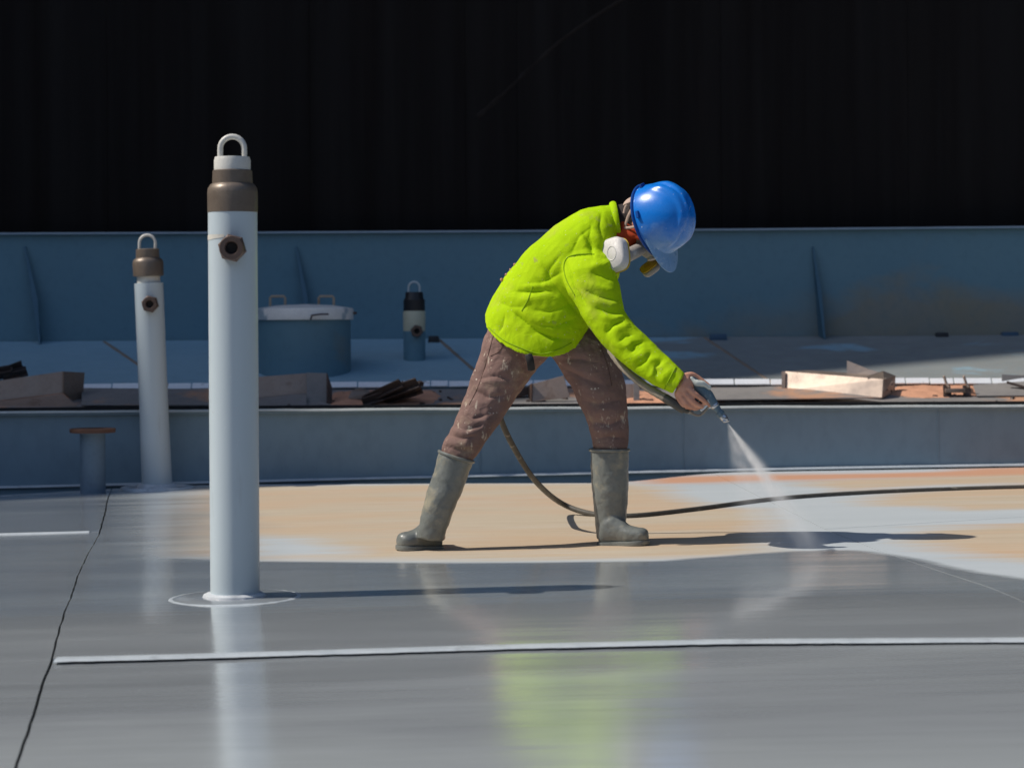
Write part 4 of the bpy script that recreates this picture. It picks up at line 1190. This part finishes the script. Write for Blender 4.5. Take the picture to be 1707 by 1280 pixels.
# --- trousers
tr = MB()
tr.loft([ring(*r_) for r_ in LEGA], 30)
tr.loft([ring(*r_) for r_ in LEGB], 30)
tr.loft([ring((835, 518), (970, 535), 0.0, 0.10), ring((812, 550), (1000, 556), 0.0, 0.115), ring((808, 577), (1008, 575), 0.01, 0.13), ring((835, 596), (990, 592), 0.01, 0.11)], 30)
zz4 = lambda pl: [(640 + x / 3.2, 540 + y / 3.2) for x, y in pl]
FT = [(zz4([(500, 290), (590, 278), (690, 300)]), -0.011, 4.5), (zz4([(490, 310), (590, 300), (680, 325)]), 0.009, 5), (zz4([(470, 345), (560, 392), (650, 380)]), -0.013, 5), (zz4([(480, 330), (570, 370), (640, 355)]), 0.008, 5),
      (zz4([(420, 420), (520, 420), (610, 400)]), 0.009, 6), (zz4([(405, 465), (470, 500), (570, 480)]), -0.013, 5), (zz4([(395, 490), (480, 525), (560, 505)]), 0.009, 5), (zz4([(355, 540), (450, 562), (540, 530)]), -0.012, 5),
      (zz4([(345, 555), (440, 585), (520, 560)]), 0.008, 5), (zz4([(330, 585), (420, 612), (500, 595)]), -0.011, 5), (zz4([(315, 620), (400, 645), (480, 640)]), 0.008, 6), (zz4([(310, 645), (390, 670), (470, 680)]), -0.008, 5),
      (zz4([(550, 120), (540, 220), (490, 330)]), -0.006, 3), (zz4([(700, 130), (760, 200), (770, 260)]), -0.008, 6), (zz4([(600, 200), (640, 240), (700, 250)]), 0.007, 8),
      (zz4([(930, 190), (1050, 190), (1150, 210)]), -0.010, 6), (zz4([(960, 240), (1060, 290), (1180, 330)]), -0.010, 6), (zz4([(950, 215), (1060, 250), (1180, 280)]), 0.009, 7), (zz4([(1010, 300), (1100, 350), (1230, 370)]), 0.009, 8),
      (zz4([(1060, 410), (1150, 430), (1280, 400)]), -0.010, 6), (zz4([(1080, 470), (1180, 460), (1290, 470)]), 0.010, 7), (zz4([(1100, 520), (1200, 540), (1300, 500)]), -0.011, 6), (zz4([(1110, 560), (1200, 580), (1300, 550)]), 0.009, 6),
      (zz4([(1110, 620), (1200, 600), (1300, 610)]), -0.009, 6), (zz4([(1110, 650), (1210, 645), (1300, 650)]), 0.006, 5)]
trousers = remeshed(tr, 'trousers', M['trousers'], person, 0.005, 7, fold_fn(FT, 0.005, (8, 8, 12), 9, crinkle=-0.006))
MB().tube(smooth_path([W(881, 592, D0 - 0.20), W(884, 602, D0 - 0.205), W(886, 616, D0 - 0.19)], 4), [(0.006, 0.016)] * 9, 8).build('belt_end', M['zip'], person)

# stitched seams that lie on the cloth
from mathutils.bvhtree import BVHTree
def on_cloth(ob, pts, rad, m, name, sub=6):
    me = ob.data
    o = origin_of(ob)
    tree = BVHTree.FromPolygons([v.co + o for v in me.vertices], [tuple(p.vertices) for p in me.polygons])
    cp = Vector((0, 0, H)); path = []
    flat = smooth_path([Vector((x, y, 0)) for x, y in pts], sub)
    for q in flat:
        d = (W(q.x, q.y, 5.0) - cp).normalized()
        hit, nrm, _, _ = tree.ray_cast(cp, d)
        if hit is not None and (not path or (hit - path[-1]).length < 0.12): path.append(hit + nrm * rad * 0.25)
    if len(path) > 3: MB().tube(path, rad, 6).build(name, m, ob)
for pl in ([(990, 424), (965, 424), (946, 430), (940, 445), (945, 468), (958, 492)], [(888, 478), (880, 500), (870, 518)]):
    on_cloth(shirt, pl, 0.0028, M['seam_lime'], 'seam')
on_cloth(shirt, [(815, 546), (838, 566), (868, 580), (900, 590), (930, 583), (952, 572)], 0.0028, M['seam_lime'], 'hem_seam')
on_cloth(shirt, [(1108, 648), (1114, 636), (1120, 624), (1126, 612)], 0.0028, M['seam_lime'], 'cuff_seam')
M['seam_brown'] = painted('trouser_seam', (0.14, 0.082, 0.066), (0.11, 0.066, 0.054), 0.9, 12, spec=0.2)
for pl in (zz4([(585, 60), (560, 150), (535, 240), (500, 340), (455, 430)]), zz4([(1130, 60), (1160, 130), (1195, 230), (1215, 330)]), zz4([(640, 110), (610, 150), (570, 170)])):
    on_cloth(trousers, pl, 0.0018, M['seam_brown'], 'seam')

# --- boots
def boot(shaft, heel, toe, parent):
    mb = MB()
    mb.loft([ring(*r_) for r_ in shaft], 26)
    d = (toe - heel); L = d.length; d.normalize()
    side = Vector((-d.y, d.x, 0)).normalized()
    up = Vector((0, 0, 1))
    prof = [(-0.01, 0.030, 0.040, 0.045), (0.10, 0.042, 0.062, 0.064), (0.28, 0.044, 0.068, 0.070), (0.45, 0.045, 0.056, 0.058), (0.62, 0.050, 0.043, 0.046), (0.78, 0.052, 0.037, 0.041), (0.90, 0.047, 0.034, 0.040), (0.98, 0.034, 0.028, 0.038), (1.02, 0.016, 0.015, 0.037)]
    mb.loft([(heel + d * (t * L) + up * cz, side * w_, up * h_) for t, w_, h_, cz in prof], 22, power=0.85)
    ob = remeshed(mb, 'boot', M['boot'], parent, 0.005, 16, fold_fn([], 0.003, (16, 16, 22), heel.x, crinkle=-0.002))
    # sole with heel
    sl = MB()
    outl = [(-0.05, 0.022), (0.02, 0.038), (0.12, 0.043), (0.3, 0.041), (0.45, 0.042), (0.62, 0.053), (0.78, 0.056), (0.9, 0.050), (0.99, 0.034), (1.04, 0.012)]
    poly = [heel + d * (t * L) + side * w_ for t, w_ in outl] + [heel + d * (t * L) - side * w_ for t, w_ in reversed(outl)]
    sl.prism([p + up * 0.001 for p in poly], (0, 0, 0.02))
    sl.build('sole', M['boot'], ob, smooth=True, bevel=0.004)
    # rolled top band
    c_, u_, v_ = ring(*shaft[0])
    pts = [c_ + u_ * math.cos(TWO * k / 32) * 1.0 + v_ * math.sin(TWO * k / 32) * 1.0 for k in range(33)]
    MB().tube(pts, 0.007, 8, round_ends=False).build('top_band', M['boot'], ob)
    return ob
hA = G(734, 917); tA = hA + Vector((-0.178, -0.075, 0)); tA.z = zd(tA.x) + 0.012
boot([((732, 752), (789, 770), -0.13, 0.074), ((723, 785), (779, 798), -0.13, 0.07), ((713, 815), (767, 829), -0.135, 0.066), ((704, 845), (755, 855), -0.14, 0.061), ((698, 872), (746, 880), -0.14, 0.056), ((694, 897), (741, 902), -0.14, 0.05)], hA, tA, person)
hB = G(1001, 911); tB = hB + Vector((0.198, -0.07, 0)); tB.z = zd(tB.x) + 0.010
boot([((984, 750), (1048, 750), -0.05, 0.080), ((985, 785), (1048, 785), -0.05, 0.075), ((987, 820), (1048, 820), -0.05, 0.070), ((990, 850), (1045, 850), -0.045, 0.063), ((992, 875), (1044, 875), -0.045, 0.058), ((994, 898), (1042, 898), -0.045, 0.050)], hB, tB, person)

# --- helmet, in its own frame: x front, y side, z crown
hel = bpy.data.objects.new('helmet', None)
link(hel, person)
Mx = Matrix((hf, hs, hc)).transposed().to_4x4()
hel.matrix_local = Matrix.Translation(head_c - foot_c) @ Mx
def local_mesh(name, vs_, fs, m, parent, smooth=True, angle=45):
    me = bpy.data.meshes.new(name)
    me.from_pydata([tuple(v) for v in vs_], [], fs)
    bm = bmesh.new(); bm.from_mesh(me); bmesh.ops.recalc_face_normals(bm, faces=bm.faces)
    for f_ in bm.faces: f_.smooth = smooth
    bm.to_mesh(me); bm.free()
    me.materials.append(m)
    if smooth: me.set_sharp_from_angle(angle=math.radians(angle))
    ob = bpy.data.objects.new(name, me); link(ob, parent)
    return ob
RX, RY, RZ = 0.160, 0.129, 0.196
NU, NV = 96, 40
vs_, fs = [], []
for j in range(NV + 1):
    b_ = math.pi / 2 * j / NV
    for i in range(NU):
        a = TWO * i / NU
        cb, sb = math.cos(b_) ** 0.86, math.sin(b_)
        x, y, z = RX * math.cos(a) * cb, RY * math.sin(a) * cb, RZ * sb
        # three raised ribs running front to back over the crown
        k = 0.0
        for y0, w_, h_ in ((0.0, 0.022, 0.014), (-0.058, 0.013, 0.012), (0.058, 0.013, 0.012)):
            t = (abs(y - y0 * (0.4 + 0.6 * cb)) - w_) / 0.009
            k += h_ / (1 + math.exp(max(-30, min(30, t * 3)))) * min(1, max(0, (b_ - 0.35) / 0.35))
        n = Vector((x / RX ** 2, y / RY ** 2, z / RZ ** 2)).normalized()
        vs_.append(Vector((x, y, z)) + n * k)
for j in range(NV):
    for i in range(NU):
        k = (i + 1) % NU
        fs.append((j * NU + i, j * NU + k, (j + 1) * NU + k, (j + 1) * NU + i))
# inner face gives the shell its thickness
o = len(vs_)
for i in range(NU):
    a = TWO * i / NU
    vs_.append(Vector((RX * 0.965 * math.cos(a), RY * 0.96 * math.sin(a), 0.001)))
for i in range(NU):
    a = TWO * i / NU
    vs_.append(Vector((RX * 0.94 * math.cos(a), RY * 0.93 * math.sin(a), 0.06)))
for i in range(NU):
    k = (i + 1) % NU
    fs += [(i, k, o + k, o + i), (o + i, o + k, o + NU + k, o + NU + i)]
local_mesh('shell', vs_, fs, M['helmet'], hel)
mb = MB()
pts = [Vector((RX * 1.015 * math.cos(TWO * i / 72), RY * 1.015 * math.sin(TWO * i / 72), 0.003)) for i in range(73)]
mb.tube(pts, [(0.006, 0.009)] * 73, 8, round_ends=False)
local_mesh('rim', mb.v, mb.f, M['helmet_dark'], hel)
# peak
vs_, fs = [], []
nu, nv = 28, 10
for lay in (0, 1):
    for j in range(nv + 1):
        v = j / nv
        for i in range(nu + 1):
            a = math.radians(-62 + 124 * i / nu)
            ext = 0.072 * math.cos(a * 1.40) ** 0.9 if abs(a * 1.40) < math.pi / 2 else 0
            r_in = 0.95
            x = RX * r_in * math.cos(a) + v * (ext + 0.012)
            y = RY * r_in * math.sin(a) * (1 + 0.02 * v)
            z = 0.016 + 0.026 * (1 - v) * math.cos(a) + 0.012 * v * math.cos(a) - (0.004 if lay else 0)
            vs_.append(Vector((x, y, z)))
row = nu + 1; per = row * (nv + 1)
for lay in (0, 1):
    for j in range(nv):
        for i in range(nu):
            a = lay * per + j * row + i
            fs.append((a, a + 1, a + row + 1, a + row))
edge = [nv * row + i for i in range(row)]
for i in range(nu): fs.append((edge[i], edge[i + 1], per + edge[i + 1], per + edge[i]))
local_mesh('peak', vs_, fs, M['peak'], hel)
for a_ in (200, 262, 150):
    a = math.radians(a_)
    mb = MB().box((RX * 1.03 * math.cos(a), RY * 1.03 * math.sin(a), 0.03), (0.03, 0.012, 0.012), (-math.sin(a), math.cos(a), 0), None, (0, 0, 1))
    local_mesh('slot_lug', mb.v, mb.f, M['helmet_dark'], hel, False)
# suspension band at the nape and chin strap
mb = MB()
pts = [Vector((-RX * 0.80 + 0.05 * (1 - math.cos(t)), 0.105 * math.sin(t), -0.028)) for t in np.linspace(-1.25, 1.25, 18)]
mb.tube(pts, [(0.026, 0.004)] * 18, 8, up=(0, 0, 1))
local_mesh('nape_band', mb.v, mb.f, M['strap'], hel)
ns = near_sign
for pl, wd in (([(-0.06, 0.116, 0.0), (-0.035, 0.112, -0.035), (0.0, 0.098, -0.075), (0.035, 0.085, -0.10)], 0.008), ([(0.02, 0.118, 0.0), (0.012, 0.11, -0.04), (0.0, 0.100, -0.085)], 0.006), ([(-0.10, 0.095, -0.01), (-0.085, 0.10, -0.04), (-0.06, 0.10, -0.06)], 0.006)):
    mb = MB()
    mb.tube(smooth_path([Vector((x, ns * y, z)) for x, y, z in pl], 4), [(wd, 0.0025)] * (4 * (len(pl) - 1) + 1), 8, up=(1, 0, 0))
    local_mesh('chin_strap', mb.v, mb.f, M['strap'], hel)

# --- hood and scarf round the head and neck
hd = MB()
hd.sphere(HP(-0.012, 0, 0.025), (0.112, 0.098, 0.115), hf, hs, hc)
hd.sphere(HP(-0.03, 0, -0.05), (0.085, 0.088, 0.075), hf, hs, hc)
hd.tube([W(1030, 372, D0), HP(-0.035, 0, -0.06)], [0.075, 0.08], 16)
remeshed(hd, 'hood', M['hood'], person, 0.006, 4, fold_fn([], 0.004, (25, 25, 25), 5))
sf = MB()
sf.tube(smooth_path([HP(0.07, ns * 0.075, 0.01), HP(0.045, ns * 0.088, -0.035), HP(0.01, ns * 0.094, -0.075), HP(-0.02, ns * 0.085, -0.115)], 4), [(0.020, 0.010)] * 5 + [(0.026, 0.012)] * 4 + [(0.030, 0.012)] * 4, 12, up=hf)
sf.tube([W(1022, 402, D0 - 0.06), W(1040, 398, D0 - 0.05), HP(0.03, 0, -0.08)], [0.06, 0.058, 0.06], 14)
remeshed(sf, 'scarf', M['scarf'], person, 0.005, 3, fold_fn([], 0.003, (30, 30, 30), 8))
# goggles
mb = MB().loft([(HP(0.078, 0, 0.004), hs * 0.082, hc * 0.036), (HP(0.105, 0, 0.002), hs * 0.072, hc * 0.032), (HP(0.116, 0, 0.0), hs * 0.055, hc * 0.026)], 24, power=0.7)
mb.build('goggles', M['goggle'], person)
# respirator
resp = empty('respirator', HP(0.10, 0, -0.06), '', '')
for k in ('label', 'category'):
    if k in resp: del resp[k]
resp.parent = person; resp.location = HP(0.10, 0, -0.06) - foot_c
mb = MB().loft([(HP(0.05, 0, -0.062), hs * 0.066, hc * 0.062), (HP(0.085, 0, -0.056), hs * 0.060, hc * 0.056), (HP(0.118, 0, -0.05), hs * 0.044, hc * 0.042), (HP(0.140, 0, -0.048), hs * 0.027, hc * 0.026), (HP(0.146, 0, -0.048), hs * 0.012, hc * 0.012)], 24, power=0.85)
mb.build('face_piece', M['mask'], resp)
MB().lathe(HP(0.140, 0, -0.05), [(0.022, 0), (0.022, 0.012), (0.017, 0.016)], 20, hf).build('valve', M['mask'], resp)
def pad(c, nrm, upv, w_, h_, th, mats, parent):
    nrm = nrm.normalized(); u_ = (upv - nrm * upv.dot(nrm)).normalized(); v_ = nrm.cross(u_)
    lay = lambda d0, d1, s0, s1: [(c + nrm * d0, u_ * h_ * s0 * 0.9, v_ * w_ * s0 * 0.9), (c + nrm * (d0 + 0.004), u_ * h_ * s0, v_ * w_ * s0), (c + nrm * (d1 - 0.008), u_ * h_ * s1, v_ * w_ * s1), (c + nrm * d1, u_ * h_ * s1 * 0.86, v_ * w_ * s1 * 0.84)]
    ob = MB().loft(lay(-th * 0.45, th, 1.0, 0.97), 32, power=0.62).build('filter', mats[0], parent, angle=60)
    MB().loft(lay(-th, -th * 0.40, 0.93, 1.02), 32, power=0.62).build('filter_band', mats[1], ob, angle=60)
    pts = [c + nrm * (th - 0.001) + u_ * h_ * 0.42 * math.cos(t) + v_ * w_ * 0.36 * math.sin(t) for t in np.linspace(0, TWO, 25)]
    MB().tube(pts, 0.003, 6, round_ends=False).build('filter_emblem', mats[0], ob)
cN = W(1026, 425, D0 - 0.20)
pad(cN, Vector((-0.58, -0.78, 0.20)), Vector((-0.30, 0, 1)), 0.060, 0.074, 0.030, (M['filter_white'], M['filter_yellow']), resp)
cF_ = W(1084, 447, D0 + 0.03)
pad(cF_, Vector((0.55, 0.35, -0.72)), Vector((1, 0, 0.5)), 0.045, 0.042, 0.018, (M['mask'], M['filter_yellow']), resp)
MB().tube([W(1042, 428, D0 - 0.165), HP(0.10, ns * 0.045, -0.055)], [0.03, 0.028], 14).build('filter_mount', M['mask'], resp)

# ------------------------------------------------------------------ spray gun
gunp = lambda x, y, d=0.0: W(x, y, Dh + 0.010 + d)
gun = empty('spray_gun', gunp(1172, 652), 'blue grey airless spray gun held in the worker\'s right hand', 'spray gun')
ga = (gunp(1207, 696) - gunp(1150, 626)).normalized()
MB().tube([gunp(1147, 624), gunp(1155, 633), gunp(1166, 645), gunp(1180, 660), gunp(1192, 676), gunp(1199, 687)], [(0.012, 0.010), (0.017, 0.013), (0.024, 0.016), (0.025, 0.017), (0.017, 0.015), (0.013, 0.013)], 16).build('gun_body', M['gun'], gun)
MB().tube(smooth_path([gunp(1152, 631, -0.012), gunp(1160, 638, -0.016), gunp(1172, 640, -0.014), gunp(1182, 646, -0.010)], 3), [(0.010, 0.008)] * 3 + [(0.014, 0.012)] * 4 + [(0.010, 0.01)] * 3, 10).build('top_lever', M['gunwhite'], gun)
MB().tube([gunp(1164, 652, 0.02), gunp(1158, 668, 0.02), gunp(1150, 685, 0.015)], [0.019, 0.018, 0.016], 12).build('grip', M['gun'], gun)
MB().tube(smooth_path([gunp(1184, 672, 0.0), gunp(1177, 683, 0.0), gunp(1167, 692, 0.0), gunp(1158, 691, 0.0), gunp(1149, 686, 0.0)], 4), 0.005, 8).build('trigger_guard', M['hosewrap'], gun)
MB().tube(smooth_path([gunp(1182, 664, -0.01), gunp(1178, 674, -0.008), gunp(1169, 683, -0.004)], 4), [(0.006, 0.009)] * 9, 8).build('trigger', M['chrome'], gun)
MB().lathe(gunp(1190, 674), [(0.0165, 0), (0.0185, 0.003), (0.0185, 0.010), (0.0165, 0.013)], 18, ga).build('collar', M['chrome'], gun)
MB().lathe(gunp(1198, 686), [(0.014, 0), (0.018, 0.005), (0.018, 0.018), (0.014, 0.022)], 8, ga).build('nozzle_nut', M['gun'], gun, angle=25)
MB().lathe(gunp(1203, 692), [(0.012, 0), (0.016, 0.010), (0.014, 0.026), (0.008, 0.034)], 18, ga).build('tip_guard', M['chrome'], gun)
MB().tube([gunp(1207, 702, -0.012), gunp(1214, 701, 0.0)], [0.007, 0.005], 8).build('tip_wing', M['chrome'], gun)

# ------------------------------------------------------------------ hose
hose_pts = [gunp(1149, 686), gunp(1138, 681), gunp(1110, 664, 0.01), W(1075, 643, D0 - 0.34), W(1040, 614, D0 - 0.28), W(1016, 582, D0 - 0.20), W(1013, 562, D0 - 0.08), W(1006, 545, D0 + 0.14), W(985, 535, D0 + 0.26),
            W(920, 560, D0 + 0.34), W(850, 600, D0 + 0.38), W(822, 650, D0 + 0.40), W(836, 702, D0 + 0.48), W(860, 752, D0 + 0.62), W(893, 802, D0 + 0.85)]
gh = [G(935, 838, 0.07), G(985, 856, 0.02), G(1050, 860, 0.016), G(1150, 850, 0.016), G(1300, 831, 0.016), G(1450, 821, 0.016), G(1600, 815, 0.016), G(1707, 812, 0.016), G(1850, 808, 0.016), G(2100, 812, 0.016)]
hp_ = smooth_path(hose_pts + gh, 8)
hose = empty('spray_hose', G(1300, 831), 'dark paint hose trailing from the spray gun across the deck to the right', 'hose')
nw = 8 * 5
MB().tube(hp_[nw - 1:], 0.0135, 12).build('hose_line', M['hose'], hose)
MB().tube(hp_[4:17], [0.012] * 3 + [0.019] * 10, 12).build('hose_sleeve', M['hose'], hose)
MB().tube(hp_[:6], 0.008, 10).build('swivel', M['hosewrap'], hose)
whip = hp_[16:nw]
rad = [0.0175 - 0.004 * k / len(whip) + 0.0015 * (k % 2) for k in range(len(whip))]
MB().tube(whip, rad, 12).build('hose_wrap', M['hosewrap'], hose)

# ------------------------------------------------------------------ spray mist
apex = gunp(1211, 702)
tgt = G(1338, 940)
axis = (tgt - apex); LS = axis.length; axis.normalize()
sx = Vector((1, 0, 0)); sx = (sx - axis * sx.dot(axis)).normalized(); sy = axis.cross(sx)
vs_, fs = [], []
NS = 28
for z, k in ((0.006, 1), (LS * 1.0, 1)):
    for i in range(NS):
        a = TWO * i / NS
        vs_.append(Vector((0.42 * z * math.cos(a), 0.22 * z * math.sin(a), z)))
fs = [(i, (i + 1) % NS, NS + (i + 1) % NS, NS + i) for i in range(NS)] + [tuple(range(NS - 1, -1, -1)), tuple(range(NS, 2 * NS))]
def mist_mat():
    m = bpy.data.materials.new('paint_mist'); m.use_nodes = True
    t = m.node_tree; t.nodes.clear()
    b = NB.__new__(NB); b.m, b.t = m, t
    out = b.n('ShaderNodeOutputMaterial'); pv = b.n('ShaderNodeVolumePrincipled')
    pv.inputs['Color'].default_value = (0.97, 0.98, 0.99, 1)
    pv.inputs['Anisotropy'].default_value = 0.0
    tc = b.n('ShaderNodeTexCoord'); sp = b.n('ShaderNodeSeparateXYZ'); b.l(tc.outputs['Object'], sp.inputs[0])
    X, Y, Z = sp.outputs
    u = b.math('DIVIDE', X, b.math('MAXIMUM', Z, 0.004))
    v = b.math('DIVIDE', Y, b.math('MAXIMUM', Z, 0.004))
    def gauss(q, c, w_):
        d = b.math('DIVIDE', b.math('SUBTRACT', q, c), w_)
        return b.math('EXPONENT', b.math('MULTIPLY', b.math('MULTIPLY', d, d), -1.0))
    gv = gauss(v, 0.0, 0.10)
    core = b.math('MULTIPLY', gauss(u, 0.10, 0.055), 1.0)
    wide = b.math('MULTIPLY', gauss(u, -0.10, 0.19), 0.16)
    nz = b.math('MULTIPLY', b.rng(b.noise(9, 4, 0.6, (1, 1, 0.35)), 0.3, 0.75, 0.35, 1.5), b.rng(b.noise(34, 4, 0.7, (1, 1, 0.5), (2, 2, 2)), 0.32, 0.68, 0.35, 1.65))
    fall = b.math('DIVIDE', 3.3, b.math('ADD', b.math('MULTIPLY', b.math('MULTIPLY', Z, Z), 1.0), 0.010))
    edge = b.rng(b.math('ADD', b.math('MULTIPLY', b.math('DIVIDE', u, 0.42), b.math('DIVIDE', u, 0.42)), b.math('MULTIPLY', b.math('DIVIDE', v, 0.22), b.math('DIVIDE', v, 0.22))), 0.45, 0.98, 1.0, 0.0)
    tail = b.rng(Z, LS * 0.35, LS * 0.98, 1.0, 0.12)
    dens = b.math('MULTIPLY', b.math('MULTIPLY', b.math('MULTIPLY', b.math('ADD', core, wide), gv), b.math('MULTIPLY', fall, nz)), b.math('MULTIPLY', edge, tail))
    b.l(dens, pv.inputs['Density'])
    b.l(pv.outputs[0], out.inputs['Volume'])
    return m
M['mist'] = mist_mat()
mist = local_mesh('paint_spray', vs_, fs, M['mist'], None, False)
mist.matrix_world = Matrix.Translation(apex) @ Matrix((sx, sy, axis)).transposed().to_4x4()
tag(mist, 'fan of pale paint mist between spray gun tip and deck', 'paint spray', kind='stuff')
